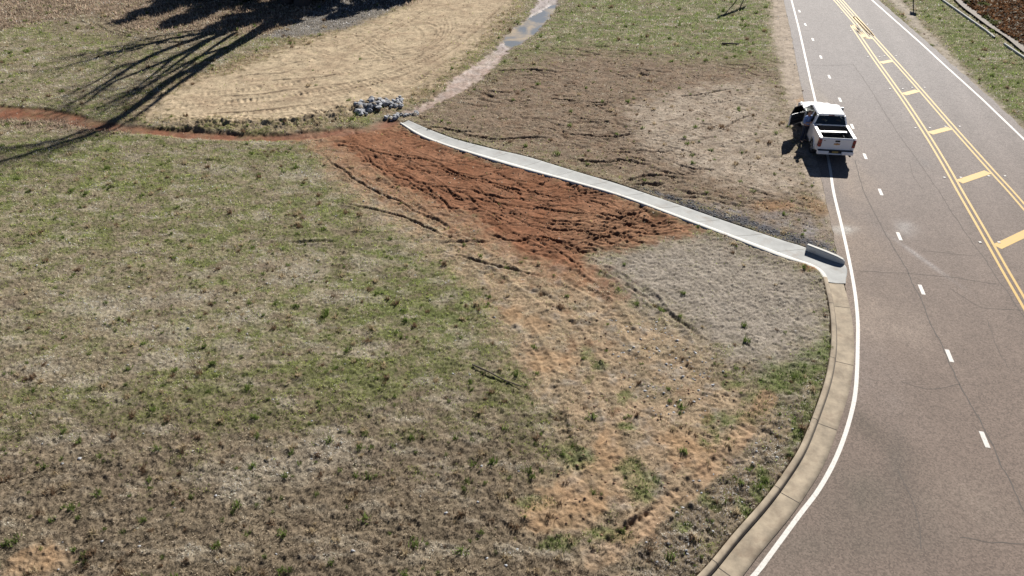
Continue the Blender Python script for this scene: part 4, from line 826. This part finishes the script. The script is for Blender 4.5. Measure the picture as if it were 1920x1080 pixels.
# wheels
def wheel(xw_, cy, s):
    b = bmesh.new(); prof = [(.20, -.12), (.36, -.13), (.395, -.10), (.40, 0), (.395, .10), (.36, .13), (.20, .12)]
    rings = [[Vector((xw_+w_, cy+r_*math.cos(t), .40+r_*math.sin(t))) for r_, w_ in prof] for t in np.linspace(0, 2*math.pi, 33)[:-1]]
    vs = [[b.verts.new(p) for p in r_] for r_ in rings]; n = len(vs)
    for i in range(n):
        for j in range(len(prof)): b.faces.new((vs[i][j], vs[(i+1) % n][j], vs[(i+1) % n][(j+1) % len(prof)], vs[i][(j+1) % len(prof)]))
    wh = obj('wheel', b, m_rub, tr, smooth=True)
    b = bmesh.new()
    tube(b, [(xw_-.1, cy, .40), (xw_+.1, cy, .40)], .205, 24); tube(b, [(xw_+s*.1, cy, .40), (xw_+s*.125, cy, .40)], .06, 12)
    for k in range(6):
        t = k*math.pi/3; box(b, (-.02, .05, -.03), (.02, .24, .03), .008, Matrix.Translation((xw_+s*.11, cy, .40)) @ Matrix.Rotation(t, 4, 'X'))
    obj('rim', b, m_rim, wh)
for s in (-1, 1):
    for cy in (-1.80, 1.86): wheel(s*.81, cy, s)
# cab: roof and pillars
def rrect(x_, y0, y1, z, r=.12, n=4):
    out = []
    for cx, cy, a0 in ((x_-r, y1-r, 0), (-x_+r, y1-r, 90), (-x_+r, y0+r, 180), (x_-r, y0+r, 270)):
        for k in range(n+1):
            a = R(a0+90*k/n); out.append(Vector((cx+r*math.cos(a), cy+r*math.sin(a), z)))
    return out
bb = bmesh.new()
loft(bb, [rrect(.735, -.86, .62, 1.765), rrect(.735, -.86, .63, 1.80), rrect(.70, -.83, .60, 1.845), rrect(.60, -.74, .50, 1.875), rrect(.35, -.5, .3, 1.887)])
def bar(b, p, q, wx_, wy_):
    p, q = Vector(p), Vector(q); v = [b.verts.new(c+Vector((sx*wx_/2, sy*wy_/2, 0))) for c in (p, q) for sx, sy in ((-1, -1), (1, -1), (1, 1), (-1, 1))]
    for i in range(4): b.faces.new((v[i], v[(i+1) % 4], v[4+(i+1) % 4], v[4+i]))
    b.faces.new(v[3::-1]); b.faces.new(v[4:])
for s in (-1, 1):
    bar(bb, (s*.865, 1.36, 1.25), (s*.69, .58, 1.79), .07, .10); bar(bb, (s*.885, -.94, 1.26), (s*.70, -.79, 1.79), .08, .20)
    bar(bb, (s*.895, -.23, 1.26), (s*.705, -.22, 1.79), .06, .11)
box(bb, (-.86, -1.03, .80), (.86, -.99, 1.33), .01)
obj('cab', bb, m_tp, tr)
bb = bmesh.new(); box(bb, (-.15, -.875, 1.775), (.15, -.85, 1.815), .006); obj('brake_light', bb, m_red, tr)
def pane(name, pts, mat, th=.012):
    b = bmesh.new(); p = [Vector(q) for q in pts]; n_ = (p[1]-p[0]).cross(p[2]-p[0]).normalized()*th
    a = [b.verts.new(q) for q in p]; c_ = [b.verts.new(q+n_) for q in p]; b.faces.new(a); b.faces.new(c_[::-1])
    for i in range(len(p)): b.faces.new((a[i], a[(i+1) % len(p)], c_[(i+1) % len(p)], c_[i]))
    return obj(name, b, mat, tr)
pane('rear_window', [(-.84, -1.0, 1.30), (.84, -1.0, 1.30), (.68, -.85, 1.765), (-.68, -.85, 1.765)], m_glass)
pane('windshield', [(-.83, 1.37, 1.26), (.83, 1.37, 1.26), (.66, .60, 1.78), (-.66, .60, 1.78)], m_glass2)
for s in (-1, 1):
    pane('side_window', [(s*.885, -.85, 1.27), (s*.895, -.28, 1.27), (s*.72, -.27, 1.77), (s*.715, -.70, 1.77)], m_glass)
pane('side_window', [(.895, -.18, 1.27), (.875, 1.25, 1.27), (.715, .55, 1.77), (.72, -.17, 1.77)], m_glass2)
# interior
bb = bmesh.new(); box(bb, (-.78, -.98, .56), (.78, 1.30, .64)); box(bb, (-.78, 1.00, .64), (.78, 1.30, 1.22), .06)
box(bb, (-.12, .2, .64), (.12, 1.0, .86), .03); obj('interior', bb, m_trim, tr)
for sx, sy, wd_ in ((-.40, .12, .26), (.40, .12, .26), (0, -.80, .70)):
    bb = bmesh.new(); box(bb, (sx-wd_, sy, .64), (sx+wd_, sy+.52, .92), .06); box(bb, (sx-wd_, sy-.12, .85), (sx+wd_, sy+.06, 1.42), .06)
    for hx_ in ((0,) if wd_ < .5 else (-.38, .38)): box(bb, (sx+hx_-.12, sy-.14, 1.44), (sx+hx_+.12, sy-.02, 1.62), .04)
    obj('seat', bb, m_trim, tr)
bb = bmesh.new(); tube(bb, [(-.40+.19*math.cos(t), .86+.05*math.sin(t), 1.14+.18*math.sin(t)) for t in np.linspace(0, 2*math.pi, 21)], .018, 6); tube(bb, [(-.40, 1.05, 1.05), (-.40, .86, 1.14)], .03, 6); obj('steering_wheel', bb, m_blk, tr)
# paper on the rear shelf seen through the glass
bb = bmesh.new(); box(bb, (-.52, -.885, 1.52), (-.36, -.88, 1.60)); obj('window_sticker', bb, m_tp, tr)
# mirrors
def mirror(par, o):
    b = bmesh.new(); o = Vector(o); s = 1 if o.x > 0 else -1
    box(b, (min(o.x+s*.08, o.x+s*.30), o.y-.07, o.z-.02), (max(o.x+s*.08, o.x+s*.30), o.y+.05, o.z+.22), .03); box(b, (min(o.x, o.x+s*.1), o.y-.03, o.z-.01), (max(o.x, o.x+s*.1), o.y+.03, o.z+.04), .008)
    mi = obj('mirror', b, m_tp, par); b = bmesh.new(); box(b, (min(o.x+s*.10, o.x+s*.28), o.y-.085, o.z), (max(o.x+s*.10, o.x+s*.28), o.y-.072, o.z+.20)); obj('mirror_glass', b, m_blk, mi)
mirror(tr, (.90, 1.15, 1.27))
# open front left door: an own frame at the hinge
DOPEN = R(52)
door_o = bpy.data.objects.new('door', None)
dm = Matrix.Translation((-.945, DY1-.01, 0)) @ Matrix.Rotation(-DOPEN, 4, 'Z')
DL = DY1-DY0-.02
skin = [(0, .60), (-DL, .60), (-DL, 1.26), (0, 1.25)]
bb = bmesh.new(); prism(bb, [(a, c_) for a, c_ in skin], -.035, .03)
bmesh.ops.bevel(bb, geom=list(bb.edges), offset=.012, segments=2, affect='EDGES')
bmesh.ops.transform(bb, matrix=dm, verts=bb.verts); door = obj('door', bb, m_tp, tr)
bb = bmesh.new()
for p, q in (((.0, -DL+.03, 1.25), (.16, -DL+.05, 1.79)), ((.16, -DL+.02, 1.78), (.17, -.60, 1.78)), ((.17, -.62, 1.79), (.03, -.03, 1.26))): bar(bb, p, q, .045, .06)
bmesh.ops.transform(bb, matrix=dm, verts=bb.verts); obj('window_frame', bb, m_trim, door)
bpy.data.objects.remove(door_o)
bb = bmesh.new(); prism(bb, [(-.05, .66), (-DL+.05, .66), (-DL+.05, 1.25), (-.05, 1.24)], .032, .085); box(bb, (.08, -DL+.15, .92), (.15, -.35, .99), .02); box(bb, (.08, -DL+.2, .68), (.13, -.2, .80), .02)
bmesh.ops.transform(bb, matrix=dm, verts=bb.verts); obj('door_trim', bb, m_trim, door)
bb = bmesh.new(); prism(bb, [(0, 0), (1, 0), (1, 1)], 0, .01); bb.free(); bb = bmesh.new()
pp = [Vector(q) for q in ((.0, -DL+.06, 1.27), (.16, -DL+.08, 1.76), (.165, -.64, 1.76), (.035, -.07, 1.27))]
a = [bb.verts.new(q) for q in pp]; c_ = [bb.verts.new(q+Vector((.01, 0, 0))) for q in pp]; bb.faces.new(a); bb.faces.new(c_[::-1])
for i in range(4): bb.faces.new((a[i], a[(i+1) % 4], c_[(i+1) % 4], c_[i]))
bmesh.ops.transform(bb, matrix=dm, verts=bb.verts); obj('door_window', bb, m_glass2, door)
bb = bmesh.new(); box(bb, (-.07, -DL+.06, 1.08), (-.045, -DL+.26, 1.12), .008); bmesh.ops.transform(bb, matrix=dm, verts=bb.verts); obj('handle', bb, m_tp, door)
bb = bmesh.new(); box(bb, (-.30, -.30, 1.24), (-.08, -.18, 1.46), .03); box(bb, (-.1, -.26, 1.25), (0, -.20, 1.30), .008); bmesh.ops.transform(bb, matrix=dm, verts=bb.verts); obj('mirror', bb, m_tp, door)

bb = bmesh.new(); box(bb, (-.70, -.055, -.02), (.70, .055, .02), .008)
bo = obj('white_board', bb, m_tp); bo.location = TRUCK+Matrix.Rotation(TYAW, 3, 'Z') @ Vector((0, -1.56, 1.10)); bo.rotation_euler = (R(8), 0, TYAW+R(3)); tag(bo, 'white board lying across the bed of the pickup truck', 'board')
# ------------------------------------------------------------------ person beside the open door
def skin_mesh(name, pts, edges, mat, parent, sub=2, root=0):
    """pts: {key: (co, radius)}"""
    keys = list(pts); me = bpy.data.meshes.new(name); me.from_pydata([pts[k][0] for k in keys], [(keys.index(a), keys.index(b)) for a, b in edges], [])
    o = bpy.data.objects.new(name, me); C.objects.link(o); md = o.modifiers.new('s', 'SKIN'); md.use_smooth_shade = True
    for i, k in enumerate(keys):
        r_ = pts[k][1]; me.skin_vertices[0].data[i].radius = r_ if hasattr(r_, '__len__') else (r_, r_); me.skin_vertices[0].data[i].use_root = (i == root)
    sb = o.modifiers.new('u', 'SUBSURF'); sb.levels = sub; sb.render_levels = sub
    bpy.context.view_layer.update(); dg_ = bpy.context.evaluated_depsgraph_get(); ev = bpy.data.meshes.new_from_object(o.evaluated_get(dg_)); bpy.data.objects.remove(o)
    ev.name = name; return link(name, ev, mat, parent, True)
m_skin = M('skin', (.40, .22, .15), .6, noise=.08); m_shirt = M('blue_shirt', (.20, .29, .52), .9, noise=.12, nscale=8, bump=.3, bscale=20); m_jean = M('dark_jeans', (.025, .032, .055), .9, noise=.2, nscale=14)
m_hair = M('grey_hair', (.13, .11, .09), .9, noise=.3, nscale=40); m_shoe = M('brown_boots', (.05, .03, .02), .7)
pe = tag(empty('person', (14.74, 33.75, 0), R(24)), 'person in light blue shirt and dark trousers standing by the open truck door', 'person'); pe.scale = (.95, .95, .95)
B = {'pel': ((0, 0, .98), .135), 'wa': ((0, 0, 1.12), (.14, .11)), 'ch': ((0, 0, 1.33), (.16, .11)), 'up': ((0, .01, 1.45), (.10, .08)), 'ne': ((0, .0, 1.53), .055), 'ja': ((0, -.03, 1.60), (.072, .082)), 'he': ((0, -.02, 1.69), (.082, .095)), 'tp': ((0, -.0, 1.76), (.06, .07)), 'no': ((0, -.125, 1.655), .012)}
E_ = [('pel', 'wa'), ('wa', 'ch'), ('ch', 'up'), ('up', 'ne'), ('ne', 'ja'), ('ja', 'he'), ('he', 'tp'), ('he', 'no')]
for s, t in ((-1, 'l'), (1, 'r')):
    B.update({'sh'+t: ((s*.185, .01, 1.43), .062), 'el'+t: ((s*.285, -.03, 1.17), .046), 'wr'+t: ((s*.10, -.26, 1.20), .031), 'pa'+t: ((s*.035, -.285, 1.21), (.034, .022)),
              'hi'+t: ((s*.10, 0, .90), .10), 'kn'+t: ((s*.125, -.02, .50), .062), 'an'+t: ((s*.14, .02, .10), .042), 'to'+t: ((s*.16, -.17, .045), .036), 'ea'+t: ((s*.088, -.0, 1.665), .014)})
    E_ += [('up', 'sh'+t), ('sh'+t, 'el'+t), ('el'+t, 'wr'+t), ('wr'+t, 'pa'+t), ('pel', 'hi'+t), ('hi'+t, 'kn'+t), ('kn'+t, 'an'+t), ('an'+t, 'to'+t), ('he', 'ea'+t)]
    for k, (dz, L_) in enumerate(((.032, .07), (.012, .08), (-.010, .075), (-.030, .06))):
        B['f%d'%k+t] = ((s*-.005, -.30-.006*k, 1.21+dz), .0095); B['g%d'%k+t] = ((s*-.005-s*L_*.6, -.30+.012, 1.205+dz), .0085); E_ += [('pa'+t, 'f%d'%k+t), ('f%d'%k+t, 'g%d'%k+t)]
    B['th'+t] = ((s*.05, -.30, 1.255), .011); B['ti'+t] = ((s*.02, -.315, 1.29), .0095); E_ += [('pa'+t, 'th'+t), ('th'+t, 'ti'+t)]
body = skin_mesh('body', B, E_, m_skin, pe)
S = {'pel': ((0, 0, .95), (.165, .13)), 'wa': ((0, 0, 1.12), (.175, .14)), 'ch': ((0, 0, 1.33), (.185, .135)), 'up': ((0, .01, 1.46), (.11, .095)), 'ne': ((0, .005, 1.51), .068)}
SE = [('pel', 'wa'), ('wa', 'ch'), ('ch', 'up'), ('up', 'ne')]
for s, t in ((-1, 'l'), (1, 'r')):
    S.update({'sh'+t: ((s*.19, .01, 1.43), .078), 'el'+t: ((s*.285, -.03, 1.18), .064), 'fo'+t: ((s*.22, -.12, 1.185), .054)}); SE += [('up', 'sh'+t), ('sh'+t, 'el'+t), ('el'+t, 'fo'+t)]
skin_mesh('shirt', S, SE, m_shirt, pe)
T_ = {'w': ((0, 0, .96), (.155, .125))}; TE = []
for s, t in ((-1, 'l'), (1, 'r')):
    T_.update({'hi'+t: ((s*.10, 0, .88), .115), 'kn'+t: ((s*.125, -.02, .50), .082), 'an'+t: ((s*.14, .02, .11), .068)}); TE += [('w', 'hi'+t), ('hi'+t, 'kn'+t), ('kn'+t, 'an'+t)]
skin_mesh('trousers', T_, TE, m_jean, pe)
for s in (-1, 1): skin_mesh('boot', {'a': ((s*.14, .04, .10), .055), 'b': ((s*.145, -.03, .055), .052), 'c': ((s*.165, -.20, .045), .044)}, [('a', 'b'), ('b', 'c')], m_shoe, pe)
bb = bmesh.new(); bmesh.ops.create_uvsphere(bb, u_segments=16, v_segments=10, radius=1)
bmesh.ops.delete(bb, geom=[v for v in bb.verts if v.co.z < -.05-.5*v.co.y-.2 or (v.co.y < -.35 and v.co.z < .45)], context='VERTS')
for v in bb.verts: v.co = Vector((v.co.x*.092, -.01+v.co.y*.108, 1.69+v.co.z*.105))
bmesh.ops.solidify(bb, geom=bb.faces[:], thickness=.01); obj('hair', bb, m_hair, pe, True)
for s in (-1, 1):
    bb = bmesh.new(); bmesh.ops.create_icosphere(bb, subdivisions=2, radius=.011, matrix=Matrix.Translation((s*.032, -.100, 1.685))); obj('eye', bb, m_blk, pe, True)
bb = bmesh.new(); box(bb, (-.024, -.118, 1.614), (.024, -.104, 1.622), .003); obj('mouth', bb, m_dred, pe)

# ------------------------------------------------------------------ two roadside signs just past the top of the view (their shadows fall into it)
m_post = M('sign_post', (.10, .10, .10), .6, metal=.4, noise=.2); m_panel = M('sign_back', (.35, .36, .36), .5, metal=.3, noise=.1)
SD = Vector((-math.sin(SUN_AZ), -math.cos(SUN_AZ), 0))/math.tan(SUN_EL)
def sign(name, S0, S1, zc_, hgt, posts, label):
    s0, s1 = Vector((*S0, 0)), Vector((*S1, 0)); c0, c1 = s0-SD*zc_, s1-SD*zc_; mid = (c0+c1)/2; d = (c1-c0).normalized()
    r_ = tag(empty(name, mid), label, 'sign'); b = bmesh.new(); L_ = (c1-c0).length
    n_ = Vector((-d.y, d.x, 0))
    vs = box(b, (-L_/2, -.015, zc_-hgt/2), (L_/2, .015, zc_+hgt/2), .01, Matrix(((d.x, n_.x, 0, 0), (d.y, n_.y, 0, 0), (0, 0, 1, 0), (0, 0, 0, 1)))); obj('panel', b, m_panel, r_)
    for a, k in posts:
        b = bmesh.new(); tube(b, [tuple(d*(a*k)+n_*.05+Vector((0, 0, -.1))), tuple(d*a+n_*.05+Vector((0, 0, zc_+hgt/2)))], .045, 8); obj('post', b, m_post, r_)
sign('road_sign', G(1345, 33), G(1397, 14), 2.7, .62, ((-.95, .55), (1.25, .55)), 'wide two post sign in the green verge left of the road')
sign('road_sign', G(1706, 25), G(1718, 28), 3.0, .7, ((0., 1.),), 'single post road sign in the narrow verge right of the road')

# ------------------------------------------------------------------ bare trees and evergreens at the wood edge
m_bark = M('bark', (.07, .055, .045), .95, noise=.35, nscale=8, bump=.6, bscale=20)
def limb_pts(Bp, px):
    """spatial course of a limb, surveyed from where its shadow lies on the ground"""
    d = Vector((SD.x, SD.y)).normalized(); cot = 1/math.tan(SUN_EL); out = []
    for u, v in px:
        s = Vector(G(u, v))-Bp; a = s.dot(d); lat = s-d*a; out.append(Vector((lat.x, lat.y, max(a, 0)/cot)))
    return out
def bare_tree(base_px, limbs, label, seed):
    Bp = Vector(G(*base_px)); r_ = tag(empty('bare_tree', (Bp.x, Bp.y, 0)), label, 'tree'); rr = random.Random(seed)
    for i, (px, r0, r1, nm) in enumerate(limbs):
        P = limb_pts(Bp, px)
        if i == 0: P = [Vector((0, 0, -.2))]+P
        P = [Vector(q) for q in catmull(np.array([tuple(p) for p in P]), 4)]; n = len(P); b = bmesh.new()
        tube(b, P, [1.4*r0*1.25*(1-k/n)**2+r0*(1-k/n)*.0+1.4*(r0+(r1-r0)*k/n)*.9 for k in range(n)], 9)
        for k in range(int(n*1.9)):
            j = rr.randrange(n//3, n); p = P[j]; q = p+Vector((rr.uniform(-1, 1), rr.uniform(-.8, .8), rr.uniform(.2, 1.1)))*rr.uniform(.6, 2.2)
            tube(b, [p, (p+q)/2+Vector((rr.uniform(-.15, .15), 0, rr.uniform(-.1, .2))), q], [.045*(1-j/n)+.02, .02, .008], 5)
            for _ in range(2):
                t = p.lerp(q, rr.uniform(.4, .95)); tube(b, [t, t+Vector((rr.uniform(-1, 1), rr.uniform(-1, 1), rr.uniform(0, 1)))*.7], [.012, .005], 4)
        obj(nm, b, m_bark, r_, True)
bare_tree((566, 9), [([(545, 22), (490, 55), (440, 85), (380, 120), (320, 150), (260, 196), (190, 243), (125, 265), (60, 285), (0, 305), (-70, 322)], .24, .05, 'trunk'),
    ([(230, 217), (180, 238), (110, 262), (50, 272), (0, 279), (-40, 284)], .08, .03, 'limb'), ([(400, 110), (360, 140), (310, 176), (262, 214), (200, 246), (110, 276), (20, 296)], .09, .02, 'limb'), ([(437, 86), (405, 95), (367, 110), (310, 142), (270, 165), (225, 196)], .10, .03, 'limb')], 'tall leaning bare tree with one long trunk at the wood edge', 3)
bare_tree((536, 6), [([(500, 28), (430, 58), (390, 75), (333, 105), (270, 131), (205, 158), (165, 190), (140, 205)], .18, .04, 'trunk'),
    ([(430, 58), (397, 63), (327, 87), (273, 110), (205, 152), (160, 180), (120, 200)], .16, .04, 'limb'), ([(430, 58), (383, 62), (290, 80), (217, 97), (167, 113), (100, 131)], .13, .03, 'limb'),
    ([(300, 96), (262, 118), (233, 122), (170, 158), (110, 183)], .07, .03, 'limb'), ([(270, 88), (240, 96), (200, 98), (150, 103)], .05, .02, 'limb'), ([(440, 62), (400, 88), (350, 125), (300, 160), (250, 188)], .07, .02, 'limb'), ([(395, 74), (340, 112), (290, 150), (240, 176), (200, 196)], .06, .02, 'limb'), ([(360, 76), (310, 80), (250, 84), (190, 92), (130, 108)], .05, .015, 'limb'), ([(330, 105), (280, 146), (235, 180), (190, 212)], .05, .015, 'limb'), ([(420, 60), (370, 58), (310, 66), (250, 78)], .06, .015, 'limb')], 'bare tree forking low into several spreading limbs at the wood edge', 5)
m_needle = blade_mat('needles')
def evergreen(bx_, by_, h, rad, label, group, seed, n=15000):
    r_ = tag(empty('evergreen_tree', (bx_, by_, 0)), label, 'tree', group); g_ = np.random.default_rng(seed)
    b = bmesh.new(); tube(b, [(0, 0, -.2), (.05, 0, h*.5), (0, .05, h*.95)], [.16, .1, .02], 8); obj('trunk', b, m_bark, r_, True)
    nb = 70; hz = h*(.04+.94*g_.random(nb)**1.1); ba = g_.random(nb)*6.283; bl = rad*(1-hz/h)**.7*(.65+.5*g_.random(nb))+.15
    k = g_.integers(0, nb, n); t = g_.random(n)**.6; rr_ = bl[k]*t
    cx = np.cos(ba[k])*rr_+g_.normal(0, .16, n); cy = np.sin(ba[k])*rr_+g_.normal(0, .16, n); cz = hz[k]+.15*t*bl[k]*np.sin(k)+g_.normal(0, .14, n); cz = np.maximum(cz, .03)
    c0 = np.stack([cx, cy, cz], 1); a = g_.normal(size=(n, 3))*.10; c1 = g_.normal(size=(n, 3))*.10
    V = np.stack([c0-a, c0+c1, c0+a*.8], 1).reshape(-1, 3); kc = np.float32((.045, .06, .024))*(.6+.9*g_.random((n, 1)))
    np_mesh('crown', V, np.arange(3*n).reshape(-1, 3), m_needle, r_, col=np.repeat(kc, 3, 0))
for i, (bx_, by_, h, rad, lb) in enumerate([(-25.5, 62.5, 6.2, 2.6, 'dark evergreen tree at the far left end of the wood edge row'), (-21.5, 61.8, 6.4, 2.6, 'dark evergreen tree in the wood edge, second from the left of its row'), (-17.6, 61.6, 7., 2.8, 'dark evergreen tree in the wood edge just left of the bare trees'), (-13.6, 62.2, 7., 2.7, 'dark evergreen tree in the wood edge just right of the bare trees'), (-9.9, 63.6, 6., 2.5, 'dark evergreen tree in the wood edge, second from the right of its row'), (-6.8, 66., 5.6, 2.3, 'dark evergreen tree in the wood edge, rightmost of its row by the sandy track'), (-19.5, 66., 9.5, 3.2, 'tall dark evergreen tree standing behind the bare trees, left one of the back pair'), (-13.5, 67., 9.5, 3.2, 'tall dark evergreen tree standing behind the bare trees, right one of the back pair')]):
    evergreen(bx_, by_, h, rad, lb, 'evergreens at the wood edge', 40+i)
evergreen(43.6, 64.5, 4.6, 2.2, 'dark evergreen tree in the leaf litter beyond the far lane', None, 60)
# fallen sticks
def stick(px, r0, label, z=.06):
    P = [Vector((*G(u, v), z+.03*math.sin(i*2))) for i, (u, v) in enumerate(px)]; o = P[0].copy(); b = bmesh.new(); tube(b, [p-o for p in P], [r0*(1-.5*i/len(P)) for i in range(len(P))], 6)
    s = obj('fallen_branch', b, m_bark); s.location = o; tag(s, label, 'branch')
stick([(886, 686), (915, 700), (945, 714), (978, 727)], .028, 'dark fallen branch lying in the green grass at the centre of the lawn')
stick([(1353, 83), (1368, 84), (1386, 83)], .06, 'short dark fallen branch in the grass below the wide sign shadow')
